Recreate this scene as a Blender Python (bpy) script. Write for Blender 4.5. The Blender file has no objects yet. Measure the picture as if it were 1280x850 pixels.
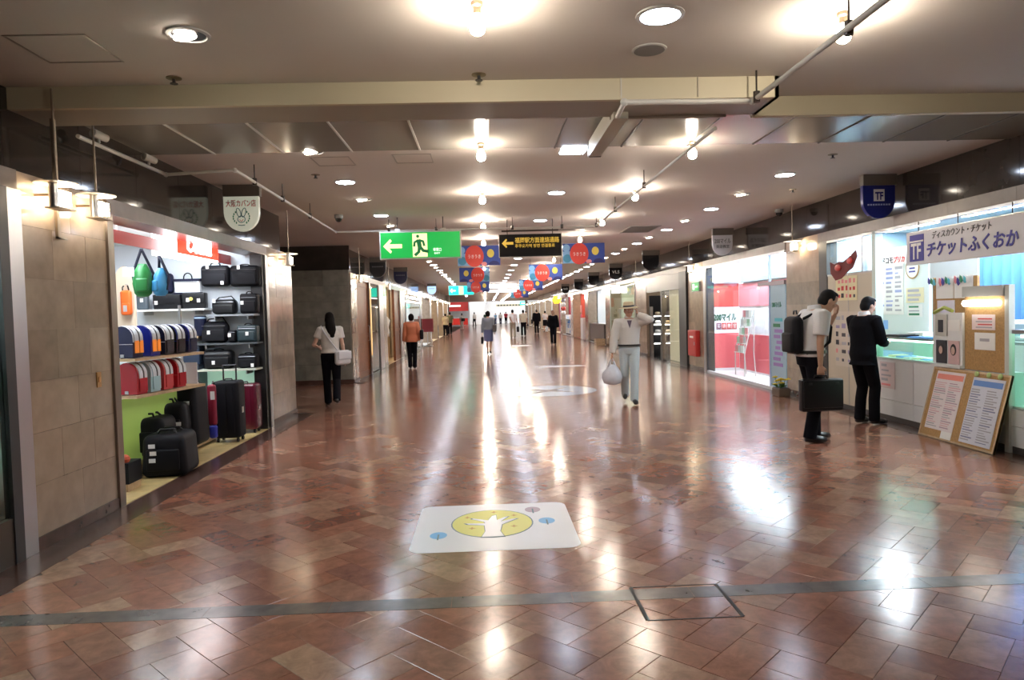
import bpy, math, random
from mathutils import Vector, Matrix, Euler
R_ = random.Random(7)
PI = math.pi
scene = bpy.context.scene
COL = scene.collection

# ---------------- camera, world, exposure ----------------
cam_d = bpy.data.cameras.new('camera'); cam = bpy.data.objects.new('camera', cam_d); COL.objects.link(cam)
cam_d.sensor_fit = 'HORIZONTAL'; cam_d.sensor_width = 36.0; cam_d.lens = 880.0 / 1280.0 * 36.0
cam_d.clip_end = 300
YAW, PITCH, ROLL = math.radians(2.09), math.radians(2.18), 0.027
_d = Vector((-0.0375, 0.0375, -1)).normalized()           # corridor axis in camera space
_u = Vector((1, 0.027, 0)).cross(_d).normalized()          # world up in camera space
_x = _d.cross(_u)
cam.matrix_world = Matrix.Translation((0, 0, 1.53)) @ Matrix((_x, _d, _u)).to_4x4()
scene.camera = cam
world = bpy.data.worlds.new('world'); scene.world = world; world.use_nodes = True
world.node_tree.nodes['Background'].inputs[0].default_value = (0.9, 0.85, 0.8, 1)
world.node_tree.nodes['Background'].inputs[1].default_value = 0.012
scene.view_settings.view_transform = 'Standard'; scene.view_settings.look = 'None'
scene.view_settings.exposure = 1.5; scene.view_settings.gamma = 1.0
BULB_E, DOWN_E, SCONCE_E, TUBE_E = 150.0, 30.0, 21.0, 14.0
scene.cycles.sample_clamp_indirect = 6.0
scene.cycles.max_bounces = 8

# ---------------- materials ----------------
_mats = {}
def P(name, color, rough=.5, metal=0., noise=None, bump=None, emit=None, rnd=0., coat=0., spec=.5, sheen=0.):
    """principled material; noise=(scale, amount) mottles the colour, bump=(scale, strength), rnd = random value per object"""
    if name in _mats: return _mats[name]
    m = bpy.data.materials.new(name); m.use_nodes = True; _mats[name] = m
    nt = m.node_tree; b = nt.nodes['Principled BSDF']
    b.inputs['Base Color'].default_value = (*color, 1); b.inputs['Roughness'].default_value = rough
    b.inputs['Metallic'].default_value = metal; b.inputs['Coat Weight'].default_value = coat
    b.inputs['Coat Roughness'].default_value = .08
    b.inputs['Specular IOR Level'].default_value = spec
    L = nt.links.new
    if noise or rnd:
        h = nt.nodes.new('ShaderNodeHueSaturation'); h.inputs['Color'].default_value = (*color, 1)
        src = None
        if noise:
            g = nt.nodes.new('ShaderNodeNewGeometry'); n = nt.nodes.new('ShaderNodeTexNoise')
            n.inputs['Scale'].default_value = noise[0]; n.inputs['Detail'].default_value = 5
            L(g.outputs['Position'], n.inputs['Vector'])
            r = nt.nodes.new('ShaderNodeMapRange'); r.inputs['From Min'].default_value = .25; r.inputs['From Max'].default_value = .75
            r.inputs['To Min'].default_value = 1 - noise[1]; r.inputs['To Max'].default_value = 1 + noise[1]
            L(n.outputs['Fac'], r.inputs['Value']); src = r.outputs[0]
        if rnd:
            o = nt.nodes.new('ShaderNodeObjectInfo'); r2 = nt.nodes.new('ShaderNodeMapRange')
            r2.inputs['To Min'].default_value = 1 - rnd; r2.inputs['To Max'].default_value = 1 + rnd
            L(o.outputs['Random'], r2.inputs['Value'])
            if src:
                mu = nt.nodes.new('ShaderNodeMath'); mu.operation = 'MULTIPLY'; L(src, mu.inputs[0]); L(r2.outputs[0], mu.inputs[1]); src = mu.outputs[0]
            else: src = r2.outputs[0]
        L(src, h.inputs['Value']); L(h.outputs['Color'], b.inputs['Base Color'])
    if bump:
        g2 = nt.nodes.new('ShaderNodeNewGeometry'); n2 = nt.nodes.new('ShaderNodeTexNoise'); bp = nt.nodes.new('ShaderNodeBump')
        n2.inputs['Scale'].default_value = bump[0]; n2.inputs['Detail'].default_value = 3
        bp.inputs['Strength'].default_value = bump[1]; bp.inputs['Distance'].default_value = .01
        L(g2.outputs['Position'], n2.inputs['Vector']); L(n2.outputs['Fac'], bp.inputs['Height']); L(bp.outputs[0], b.inputs['Normal'])
    if emit:
        b.inputs['Emission Color'].default_value = (*emit[0], 1); b.inputs['Emission Strength'].default_value = emit[1]
    return m
def EM(name, color, strength):
    return P(name, tuple(.25*c for c in color), .4, emit=(color, strength))
def GLASS(name, tint=(.92, .97, .95)):
    if name in _mats: return _mats[name]
    m = bpy.data.materials.new(name); m.use_nodes = True; _mats[name] = m
    nt = m.node_tree; nt.nodes.remove(nt.nodes['Principled BSDF']); out = nt.nodes['Material Output']
    t = nt.nodes.new('ShaderNodeBsdfTransparent'); t.inputs[0].default_value = (*tint, 1)
    g = nt.nodes.new('ShaderNodeBsdfGlossy'); g.inputs['Roughness'].default_value = .02
    f = nt.nodes.new('ShaderNodeFresnel'); f.inputs[0].default_value = 1.45
    x = nt.nodes.new('ShaderNodeMixShader')
    ge = nt.nodes.new('ShaderNodeNewGeometry'); inv = nt.nodes.new('ShaderNodeMath'); inv.operation = 'SUBTRACT'; inv.inputs[0].default_value = 1; nt.links.new(ge.outputs['Backfacing'], inv.inputs[1])
    mu = nt.nodes.new('ShaderNodeMath'); mu.operation = 'MULTIPLY'; nt.links.new(f.outputs[0], mu.inputs[0]); nt.links.new(inv.outputs[0], mu.inputs[1])
    nt.links.new(mu.outputs[0], x.inputs[0]); nt.links.new(t.outputs[0], x.inputs[1]); nt.links.new(g.outputs[0], x.inputs[2])
    nt.links.new(x.outputs[0], out.inputs[0]); return m

def tile_material():
    m = bpy.data.materials.new('polished marble tile'); m.use_nodes = True; nt = m.node_tree; b = nt.nodes['Principled BSDF']; N = nt.nodes.new; L = nt.links.new
    o = N('ShaderNodeObjectInfo'); g = N('ShaderNodeNewGeometry')
    a = N('ShaderNodeMath'); a.operation = 'ADD'; L(o.outputs['Random'], a.inputs[0]); L(g.outputs['Random Per Island'], a.inputs[1])
    fr = N('ShaderNodeMath'); fr.operation = 'FRACT'; L(a.outputs[0], fr.inputs[0])
    ramp = N('ShaderNodeValToRGB'); cr = ramp.color_ramp; cr.interpolation = 'LINEAR'
    cols = [(0, (.175, .068, .045)), (.18, (.24, .098, .062)), (.4, (.285, .123, .078)), (.58, (.225, .102, .07)), (.75, (.30, .16, .106)), (.9, (.345, .21, .14)), (1, (.185, .075, .055))]
    cr.elements[0].position = 0; cr.elements[0].color = (*cols[0][1], 1); cr.elements[1].position = 1; cr.elements[1].color = (*cols[-1][1], 1)
    for p, c in cols[1:-1]:
        e = cr.elements.new(p); e.color = (*c, 1)
    L(fr.outputs[0], ramp.inputs[0])
    off = N('ShaderNodeVectorMath'); off.operation = 'SCALE'; off.inputs['Scale'].default_value = 37.0
    cv = N('ShaderNodeCombineXYZ'); L(fr.outputs[0], cv.inputs[0]); L(fr.outputs[0], cv.inputs[1]); L(cv.outputs[0], off.inputs[0])
    ad = N('ShaderNodeVectorMath'); ad.operation = 'ADD'; L(g.outputs['Position'], ad.inputs[0]); L(off.outputs[0], ad.inputs[1])
    n1 = N('ShaderNodeTexNoise'); n1.inputs['Scale'].default_value = 11; n1.inputs['Detail'].default_value = 8; n1.inputs['Roughness'].default_value = .68; n1.inputs['Distortion'].default_value = .6
    L(ad.outputs[0], n1.inputs['Vector'])
    mr = N('ShaderNodeMapRange'); mr.inputs['From Min'].default_value = .3; mr.inputs['From Max'].default_value = .7; mr.inputs['To Min'].default_value = .72; mr.inputs['To Max'].default_value = 1.28
    L(n1.outputs['Fac'], mr.inputs['Value'])
    h = N('ShaderNodeHueSaturation'); L(ramp.outputs[0], h.inputs['Color']); L(mr.outputs[0], h.inputs['Value']); L(h.outputs[0], b.inputs['Base Color'])
    n2 = N('ShaderNodeTexNoise'); n2.inputs['Scale'].default_value = 1.7; n2.inputs['Detail'].default_value = 4; L(g.outputs['Position'], n2.inputs['Vector'])
    r2 = N('ShaderNodeMapRange'); r2.inputs['To Min'].default_value = .1; r2.inputs['To Max'].default_value = .22; L(n2.outputs['Fac'], r2.inputs['Value']); L(r2.outputs[0], b.inputs['Roughness'])
    bp = N('ShaderNodeBump'); bp.inputs['Strength'].default_value = .06; bp.inputs['Distance'].default_value = .01; L(n1.outputs['Fac'], bp.inputs['Height']); L(bp.outputs[0], b.inputs['Normal'])
    b.inputs['Specular IOR Level'].default_value = .6
    return m

TILE = tile_material()
GROUT = P('dark grout', (.075, .045, .035), .7)
BORDER = P('dark border stone', (.075, .038, .03), .22, noise=(6, .4))
BAND = P('grey band stone', (.11, .092, .083), .22, noise=(9, .35), rnd=.25)
CEIL = P('painted ceiling', (.56, .51, .475), .7, noise=(.5, .06), bump=(220, .05))
CPANEL = P('glossy ceiling panel', (.25, .23, .2), .16, rnd=.08)
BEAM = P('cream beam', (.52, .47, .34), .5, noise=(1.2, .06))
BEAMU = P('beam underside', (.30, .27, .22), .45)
FASCIA = P('dark polished fascia', (.03, .024, .021), .09, rnd=.15, noise=(3, .25))
STONE = P('brown lintel stone', (.13, .095, .075), .28, noise=(9, .15), rnd=.1)
MARBLE = P('beige marble', (.33, .255, .19), .16, noise=(7, .16), rnd=.16, coat=.3)
GREYMARBLE = P('grey green marble', (.20, .19, .155), .25, noise=(5, .25), rnd=.25)
STEEL = P('brushed steel', (.46, .46, .47), .3, 1.0)
DKSTEEL = P('dark metal', (.05, .05, .055), .35, .8)
WHITE = P('white laminate', (.72, .74, .74), .35, noise=(2, .04))
PAPER = P('white paper', (.80, .80, .78), .7)
CREAM = P('cream board', (.62, .52, .37), .55)
WOODL = P('light wood', (.50, .35, .20), .4, noise=(14, .2), rnd=.1)
WOODY = P('yellow shop floor', (.58, .44, .20), .3, noise=(10, .18), rnd=.12)
WOODR = P('reddish wood', (.18, .052, .013), .42, noise=(12, .3), rnd=.15)
CORK = P('cork', (.40, .235, .09), .8, noise=(60, .25), bump=(150, .2))
BLACK = P('black fabric', (.005, .005, .008), .6, bump=(300, .1), spec=.22)
BLACKG = P('black leather', (.005, .005, .007), .35, bump=(160, .15), spec=.35)
NAVY = P('navy fabric', (.006, .008, .03), .55, bump=(260, .1), spec=.25)
INK = P('dark ink', (.03, .03, .04), .6)
INKB = P('blue ink', (.035, .03, .28), .5)
INKR = P('red ink', (.55, .03, .03), .5)
INKP = P('pink ink', (.75, .25, .27), .6)
INKG = P('green ink', (.02, .2, .09), .5)
GREYINK = P('grey print', (.38, .38, .42), .7)
RED = P('red paint', (.52, .025, .02), .4)
PIPE = P('white conduit', (.5, .49, .46), .4)
ROD = P('dark rod', (.05, .04, .035), .4, .6)
PANE = GLASS('clear glass')
BULBM = EM('glowing bulb', (1, .87, .70), BULB_E)
DOWNM = EM('cool downlight', (.72, .82, 1), DOWN_E)
GIMBM = EM('warm gimbal lamp', (1, .88, .72), 15)
SCONM = EM('sconce glow', (1, .82, .58), SCONCE_E)
TUBEM = EM('shop tube', (.86, .94, 1), TUBE_E)

# ---------------- mesh helpers ----------------
class MB:
    def __init__(s): s.v = []; s.f = []; s.mi = []; s.cur = 0
    def add(s, vs, fs, M=None):
        o = len(s.v)
        s.v += [tuple(M @ Vector(v)) for v in vs] if M else [tuple(v) for v in vs]
        s.f += [tuple(i + o for i in f) for f in fs]; s.mi += [s.cur] * len(fs); return s
    def mat(s, i): s.cur = i; return s
    def box(s, x0, y0, z0, x1, y1, z1, M=None):
        vs = [(x, y, z) for z in (z0, z1) for y in (y0, y1) for x in (x0, x1)]
        return s.add(vs, [(0, 2, 3, 1), (4, 5, 7, 6), (0, 1, 5, 4), (2, 6, 7, 3), (0, 4, 6, 2), (1, 3, 7, 5)], M)
    def cbox(s, c, d, M=None):
        return s.box(c[0]-d[0]/2, c[1]-d[1]/2, c[2]-d[2]/2, c[0]+d[0]/2, c[1]+d[1]/2, c[2]+d[2]/2, M)
    def cyl(s, p0, p1, r0, r1=None, n=10, M=None):
        return s.tube([p0, p1], [r0, r0 if r1 is None else r1], n, M)
    def tube(s, pts, rs, n=8, M=None, flat=None):
        pts = [Vector(p) for p in pts]; k = len(pts)
        if not hasattr(rs, '__len__'): rs = [rs] * k
        vs = []; t0 = (pts[1] - pts[0]).normalized(); up = Vector((0, 0, 1)) if abs(t0.z) < .9 else Vector((1, 0, 0))
        a = t0.cross(up).normalized()
        for i, p in enumerate(pts):
            t = (pts[min(i+1, k-1)] - pts[max(i-1, 0)]).normalized()
            a = (a - t * a.dot(t)).normalized(); b = t.cross(a)
            for j in range(n):
                q = 2*PI*j/n; vs.append(p + (a*math.cos(q) + b*math.sin(q)) * rs[i])
        fs = [(i*n+j, i*n+(j+1) % n, (i+1)*n+(j+1) % n, (i+1)*n+j) for i in range(k-1) for j in range(n)]
        fs += [tuple(range(n-1, -1, -1)), tuple(range((k-1)*n, k*n))]
        return s.add(vs, fs, M)
    def lathe(s, prof, n=16, c=(0, 0, 0), M=None):
        vs = [(c[0]+r*math.cos(2*PI*j/n), c[1]+r*math.sin(2*PI*j/n), c[2]+z) for r, z in prof for j in range(n)]
        k = len(prof); fs = [(i*n+j, i*n+(j+1) % n, (i+1)*n+(j+1) % n, (i+1)*n+j) for i in range(k-1) for j in range(n)]
        fs += [tuple(range(n-1, -1, -1)), tuple(range((k-1)*n, k*n))]
        return s.add(vs, fs, M)
    def sph(s, c, r, n=10, m=7, M=None):
        if not hasattr(r, '__len__'): r = (r, r, r)
        vs = [(c[0], c[1], c[2]-r[2])]
        for i in range(1, m):
            f = -PI/2 + PI*i/m
            vs += [(c[0]+r[0]*math.cos(f)*math.cos(2*PI*j/n), c[1]+r[1]*math.cos(f)*math.sin(2*PI*j/n), c[2]+r[2]*math.sin(f)) for j in range(n)]
        vs.append((c[0], c[1], c[2]+r[2])); e = len(vs)-1
        fs = [(0, 1+(j+1) % n, 1+j) for j in range(n)]
        fs += [(1+i*n+j, 1+i*n+(j+1) % n, 1+(i+1)*n+(j+1) % n, 1+(i+1)*n+j) for i in range(m-2) for j in range(n)]
        fs += [(e, 1+(m-2)*n+j, 1+(m-2)*n+(j+1) % n) for j in range(n)]
        return s.add(vs, fs, M)
    def loft(s, rings, n=14, M=None):
        """rings: (centre, rx, ry) horizontal ellipses, stacked"""
        vs = []
        for c, rx, ry in rings: vs += [(c[0]+rx*math.cos(2*PI*j/n), c[1]+ry*math.sin(2*PI*j/n), c[2]) for j in range(n)]
        k = len(rings); fs = [(i*n+j, i*n+(j+1) % n, (i+1)*n+(j+1) % n, (i+1)*n+j) for i in range(k-1) for j in range(n)]
        fs += [tuple(range(n-1, -1, -1)), tuple(range((k-1)*n, k*n))]
        return s.add(vs, fs, M)
    def prism(s, pts, o, u, v, depth):
        """2D outline pts in plane (o; u, v), extruded along u x v by depth"""
        o, u, v = Vector(o), Vector(u), Vector(v); w = u.cross(v).normalized() * depth
        a = [o + u*p[0] + v*p[1] for p in pts]; n = len(a)
        fs = [tuple(range(n-1, -1, -1)), tuple(range(n, 2*n))] + [(i, (i+1) % n, n+(i+1) % n, n+i) for i in range(n)]
        return s.add(a + [p + w for p in a], fs)
    def rbox(s, c, d, r, M=None, k=2, taper=0.):
        """rounded box, d = full sizes; taper narrows the top in x"""
        h = [x/2 for x in d]; r = min(r, *[x*.98 for x in h])
        def ax(H):
            t = [math.tan(PI/4*i/k) for i in range(k+1)]
            hi = [H - r + r*x for x in t]; return [-x for x in reversed(hi)] + hi
        A = [ax(x) for x in h]; L = len(A[0]); idx = {}; vs = []; fs = []
        def vid(i, j, l):
            if (i, j, l) not in idx:
                p = Vector((A[0][i], A[1][j], A[2][l]))
                q = Vector([max(-(h[m]-r), min(h[m]-r, p[m])) for m in range(3)]); e = p - q
                if e.length > 1e-9: p = q + e.normalized()*r
                if taper: p.x *= 1 - taper*(p.z/h[2]*.5+.5)
                idx[(i, j, l)] = len(vs); vs.append((p.x+c[0], p.y+c[1], p.z+c[2]))
            return idx[(i, j, l)]
        for a in range(L-1):
            for b in range(L-1):
                for e, fl in ((0, 0), (L-1, 1)):
                    for q in ([(a, b, e), (a, b+1, e), (a+1, b+1, e), (a+1, b, e)], [(e, a, b), (e, a, b+1), (e, a+1, b+1), (e, a+1, b)], [(b, e, a), (b+1, e, a), (b+1, e, a+1), (b, e, a+1)]):
                        f = [vid(*t) for t in q]; fs.append(tuple(f[::-1]) if fl else tuple(f))
        return s.add(vs, fs, M)
    def mesh(s, name, mats, smooth=False):
        me = bpy.data.meshes.new(name); me.from_pydata(s.v, [], s.f)
        for m in (mats if isinstance(mats, (list, tuple)) else [mats]): me.materials.append(m)
        if any(s.mi): me.polygons.foreach_set('material_index', s.mi)
        if smooth:
            me.polygons.foreach_set('use_smooth', [True]*len(me.polygons))
            if smooth != 'all': me.set_sharp_from_angle(angle=math.radians(40))
        me.update(); return me
    def build(s, name, mats, parent=None, loc=(0, 0, 0), rz=0., smooth=False):
        o = bpy.data.objects.new(name, s.mesh(name, mats, smooth)); COL.objects.link(o)
        o.location = loc; o.rotation_euler = (0, 0, rz)
        if parent: o.parent = parent
        return o
def B(*a): return MB().box(*a)

def tag(o, label, cat, group=None):
    o['label'] = label; o['category'] = cat
    if group: o['group'] = group
    return o
def thing(name, label, cat, loc=(0, 0, 0), rz=0., group=None):
    o = bpy.data.objects.new(name, None); COL.objects.link(o); o.location = loc; o.rotation_euler = (0, 0, rz); o.empty_display_size = .1
    return tag(o, label, cat, group)
def struct(o): o['kind'] = 'structure'; return o
def inst(src, parent=None, loc=None, rot=None, scale=None):
    """copy of one object (no children) sharing its mesh"""
    c = src.copy(); COL.objects.link(c); c.parent = parent
    if loc is not None: c.location = loc
    if rot is not None: c.rotation_euler = rot
    if scale is not None: c.scale = scale
    return c
def copy_thing(root, label, loc, rz=None, group=None):
    r = root.copy(); COL.objects.link(r); r.location = loc; r['label'] = label
    if rz is not None: r.rotation_euler = (0, 0, rz)
    if group: r['group'] = group
    for ch in root.children:
        c = ch.copy(); COL.objects.link(c); c.parent = r
        for g in ch.children:
            d = g.copy(); COL.objects.link(d); d.parent = c
    return r
_tc = {}
def text(name, body, w, h, m, parent, loc, rot, ext=.002, shear=0., bold=0.):
    """lettering fitted into w x h metres, lower-left corner at loc, laid in the plane given by rot"""
    key = (body, w, h, ext, shear, bold)
    if key not in _tc:
        cu = bpy.data.curves.new('lettering', 'FONT'); cu.body = body; cu.extrude = .01; cu.resolution_u = 2; cu.shear = shear; cu.offset = bold
        t = bpy.data.objects.new('lettering', cu); COL.objects.link(t); dg = bpy.context.evaluated_depsgraph_get()
        me = bpy.data.meshes.new_from_object(t.evaluated_get(dg)); bpy.data.objects.remove(t)
        xs = [v.co.x for v in me.vertices]; ys = [v.co.y for v in me.vertices]
        if not xs: xs = [0, 1]; ys = [0, 1]
        x0, x1, y0, y1 = min(xs), max(xs), min(ys), max(ys)
        sx = w/(x1-x0); sy = h/(y1-y0)
        for v in me.vertices: v.co = ((v.co.x-x0)*sx, (v.co.y-y0)*sy, v.co.z/.01*ext)
        _tc[key] = me
    me = _tc[key].copy(); me.materials.clear(); me.materials.append(m)
    o = bpy.data.objects.new(name, me); COL.objects.link(o); o.location = loc; o.rotation_euler = rot
    if parent: o.parent = parent
    return o
TOWARD = (PI/2, 0, 0)            # lettering that faces -Y
ONLEFT = (PI/2, 0, PI/2)         # lettering on the left wall, faces +X (reads toward +Y)
ONRIGHT = (PI/2, 0, -PI/2)       # lettering on the right wall, faces -X (reads toward -Y)
ORD = ['first', 'second', 'third', 'fourth', 'fifth', 'sixth', 'seventh', 'eighth', 'ninth', 'tenth', 'eleventh', 'twelfth', 'thirteenth', 'fourteenth', 'fifteenth', 'sixteenth', 'seventeenth', 'eighteenth', 'nineteenth', 'twentieth',
       'twenty-first', 'twenty-second', 'twenty-third', 'twenty-fourth', 'twenty-fifth', 'twenty-sixth', 'twenty-seventh', 'twenty-eighth', 'twenty-ninth', 'thirtieth', 'thirty-first', 'thirty-second', 'thirty-third', 'thirty-fourth', 'thirty-fifth']
def rrect(w, h, r, n=5):
    out = []
    for cx, cy, a0 in ((w/2-r, h/2-r, 0), (-w/2+r, h/2-r, 90), (-w/2+r, -h/2+r, 180), (w/2-r, -h/2+r, 270)):
        out += [(cx+r*math.cos(math.radians(a0+90*i/n)), cy+r*math.sin(math.radians(a0+90*i/n))) for i in range(n+1)]
    return out
def disc(r, n=24, ry=None): return [(r*math.cos(2*PI*i/n), (ry or r)*math.sin(2*PI*i/n)) for i in range(n)]
XL, XR, FL, FR, HC = -3.08, 5.2, -3.25, 5.36, 3.17     # shop fronts, fascias, ceiling
YE = 106.0
# ---------------- floor ----------------
floor = struct(B(-9.2, -1.5, -.06, 12, YE, -.004).build('floor', GROUT))
TW = .19
def herring():
    c45 = math.sqrt(.5)
    out = []
    for i in range(-20, 860):
        for j in range(-330, 420):
            ox, oy = i + 2*j, i - 2*j
            for (cx, cy, hor) in ((ox+1, oy+.5, 1), (ox+.5, oy+2, 0)):
                x = (cx - cy)*c45*TW + 1.0; y = (cx + cy)*c45*TW - 1.0
                if y < 1.9 or y > YE-.4: continue
                main = -2.95 < x < 5.05
                side = 11.45 < y < 16.2 and -9 < x <= -2.95
                if main or side: out.append((x, y, hor))
    return out
tiles = herring()
tiles.sort(key=lambda t: t[1])
def tile_mb(L, W, g=.0009, z0=-.004):
    m = MB(); a, b = L/2-g, W/2-g; e = .0012
    m.add([(-a, -b, z0), (a, -b, z0), (a, b, z0), (-a, b, z0), (-a, -b, -e), (a, -b, -e), (a, b, -e), (-a, b, -e),
           (-a+e, -b+e, 0), (a-e, -b+e, 0), (a-e, b-e, 0), (-a+e, b-e, 0)],
          [(8, 9, 10, 11), (4, 5, 9, 8), (5, 6, 10, 9), (6, 7, 11, 10), (7, 4, 8, 11), (0, 1, 5, 4), (1, 2, 6, 5), (2, 3, 7, 6), (3, 0, 4, 7)])
    return m
near = [t for t in tiles if t[1] > 2.75 and abs(t[0]-.05*t[1]) < .74*t[1]+.15 and t[0] > -2.9][:300]
nearset = set(near)
tmesh = tile_mb(2*TW, TW).mesh('tile', TILE)
for (x, y, hor) in near:
    o = bpy.data.objects.new('tile', tmesh); COL.objects.link(o); o.parent = floor
    o.location = (x, y, R_.uniform(-.0004, .0003)); o.rotation_euler = (R_.gauss(0, .0011), R_.gauss(0, .0011), PI/4 if hor else 3*PI/4)
far = MB(); c45 = math.sqrt(.5)
for (x, y, hor) in tiles:
    if (x, y, hor) in nearset: continue
    a, b = (TW-.0009, TW/2-.0009); ux, uy = (c45, c45) if hor else (-c45, c45); z = R_.uniform(-.0004, .0003); t1, t2 = R_.gauss(0, .0011), R_.gauss(0, .0011)
    P4 = [(x+ux*p*a-uy*q*b, y+uy*p*a+ux*q*b, z+p*a*t1+q*b*t2) for p, q in ((-1, -1), (1, -1), (1, 1), (-1, 1))]
    if y < 14:
        far.add(P4 + [(p[0], p[1], -.004) for p in P4], [(0, 1, 2, 3), (0, 4, 5, 1), (1, 5, 6, 2), (2, 6, 7, 3), (3, 7, 4, 0)])
    else: far.add(P4, [(0, 1, 2, 3)])
ft = far.build('tile_field', TILE, floor); ft['kind'] = 'stuff'
# dark border strips along the shop fronts and the grey cross band, stone by stone
def strip(name, x0, x1, y0, y1, L, m, along, zt=.0015):
    a, b = (y0, y1) if along == 'y' else (x0, x1); n = max(1, round((b-a)/L)); d = (b-a)/n
    for i in range(n):
        p, q = a+i*d+.001, a+(i+1)*d-.001
        (B(x0, p, -.003, x1, q, zt) if along == 'y' else B(p, y0, -.003, q, y1, zt)).build(name, m, floor)
strip('border_stone', XL+.02, -2.80, 2.0, 11.4, .6, BORDER, 'y'); strip('border_stone', 4.93, XR, 4.5, 16.6, .6, BORDER, 'y')
B(XL, 16.6, -.003, -2.8, 62, .0015).build('border_strip', BORDER, floor); B(4.93, 16.6, -.003, XR, 92, .0015).build('border_strip', BORDER, floor)
strip('band_stone', -2.8, 4.93, 3.63, 3.77, .62, BAND, 'x', .0012)
# access hatch let into the floor: four dark joint bars round a tiled lid
hx0, hx1, hy0, hy1 = .765, 1.22, 3.385, 3.795
for q in ((hx0-.02, hy0, hx0, hy1), (hx1, hy0, hx1+.02, hy1)): B(q[0], q[1], -.003, q[2], q[3], .0018).build('hatch_joint', P('dark joint', (.02, .014, .012), .7), floor)
for q in ((hx0-.012, hy0-.008, hx1+.012, hy0), (hx0-.012, hy1, hx1+.012, hy1+.008)): B(q[0], q[1], -.003, q[2], q[3], .0018).build('hatch_joint', P('dark joint', (.02, .014, .012), .7), floor)

# ---------------- ceiling ----------------
ceiling = struct(B(-9.2, -1.5, HC, 12, 95, HC+.1).build('ceiling', CEIL))
XB = 2.14
B(FL, 5.02, 3.02, XB, 5.06, HC).build('beam_face', BEAM, ceiling)
B(XB-.03, 5.02, 3.02, XB, 5.5, HC).build('beam_return', BEAM, ceiling)
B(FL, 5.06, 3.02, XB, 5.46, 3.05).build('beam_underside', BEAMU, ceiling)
B(XB, 5.5, 3.02, FR, 5.56, HC).build('beam_face', BEAM, ceiling)
B(1.0, 5.44, 3.0, 1.9, 5.47, 3.05).build('beam_edge_trim', P('brown trim', (.16, .11, .08), .5), ceiling)
B(1.0, 5.013, 3.03, 1.008, 5.02, HC).build('beam_joint', PIPE, ceiling); B(1.55, 5.013, 3.03, 1.556, 5.02, HC).build('beam_joint', BEAMU, ceiling)
px = FL
for i in range(13):
    B(px+.006, 5.6, 3.155, min(px+.664, FR), 7.02, 3.168).build('ceiling_panel', CPANEL, ceiling)
    if i: B(px-.012, 5.6, 3.145, px+.004, 7.02, 3.168).build('panel_joint', PIPE if i < 6 else ROD, ceiling)
    px += .664
for (x, y, w, d) in ((-2.45, 4.35, .46, .44), (-1.55, 7.52, .4, .42), (-.71, 7.46, .4, .42)):
    for q in ((x-w/2, y-d/2, x+w/2, y-d/2+.012), (x-w/2, y+d/2-.012, x+w/2, y+d/2), (x-w/2, y-d/2, x-w/2+.012, y+d/2), (x+w/2-.012, y-d/2, x+w/2, y+d/2)):
        B(q[0], q[1], HC-.004, q[2], q[3], HC).build('hatch_frame', P('hatch frame metal', (.3, .27, .24), .3, .6), ceiling)
# end of the arcade
struct(B(-9.2, YE, 0, 12, YE+.2, 5).build('wall_back', WHITE))
struct(B(-9.2, 95, HC, 12, 95.1, 5).build('wall_back', CEIL)); struct(B(-9.2, 95, 5, 12, YE, 5.1).build('ceiling', CEIL))
struct(B(-9.3, 60, 0, -9.2, YE, 5).build('wall_left', WHITE)); struct(B(12, 92, 0, 12.1, YE, 5).build('wall_right', WHITE))
struct(B(-9.2, 60, 0, XL, 60.15, HC).build('wall_left', STONE)); struct(B(XR, 92, 0, 12, 92.15, HC).build('wall_right', STONE))

# ---------------- fascias and lintels ----------------
def fascia(side, y0, y1, zb, panels=True):
    x0, x1 = (FL-.12, FL) if side < 0 else (FR, FR+.12)
    w = struct(B(x0, y0, zb-.05, x1, y1, HC).build('wall_left' if side < 0 else 'wall_right', FASCIA))
    if panels:
        n = max(1, round((y1-y0)/.93)); d = (y1-y0)/n; t = .006
        for i in range(n):
            xa, xb = (FL, FL+t) if side < 0 else (FR-t, FR)
            B(xa, y0+i*d+.002, zb, xb, y0+(i+1)*d-.002, HC-.002).build('fascia_panel', FASCIA, w)
    return w
fascia(-1, -1.5, 11.4, 2.56); fascia(-1, 16.3, 32, 2.56); fascia(-1, 32, 60, 2.56, False)
fascia(1, -1.5, 32, 2.63); fascia(1, 32, 92, 2.63, False)
def lintel(side, y0, y1, n):
    if side < 0: o = struct(B(FL-.1, y0, 2.43, XL+.005, y1, 2.56).build('trim_1', STONE))
    else: o = struct(B(XR-.005, y0, 2.49, FR+.1, y1, 2.63).build('trim_2', STONE))
    d = (y1-y0)/n
    for i in range(n):
        a, b = y0+i*d+.002, y0+(i+1)*d-.002
        if side < 0: B(XL+.005, a, 2.43, XL+.015, b, 2.56).build('lintel_stone', STONE, o)
        else: B(XR-.015, a, 2.49, XR-.005, b, 2.63).build('lintel_stone', STONE, o)
lintel(-1, 5.9, 10.1, 4); lintel(-1, -1.5, 4.8, 6)
lintel(-1, 17.1, 60, 24); lintel(1, -1.5, 10.8, 12); lintel(1, 12.0, 16.6, 5); lintel(1, 18, 92, 36)

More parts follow.
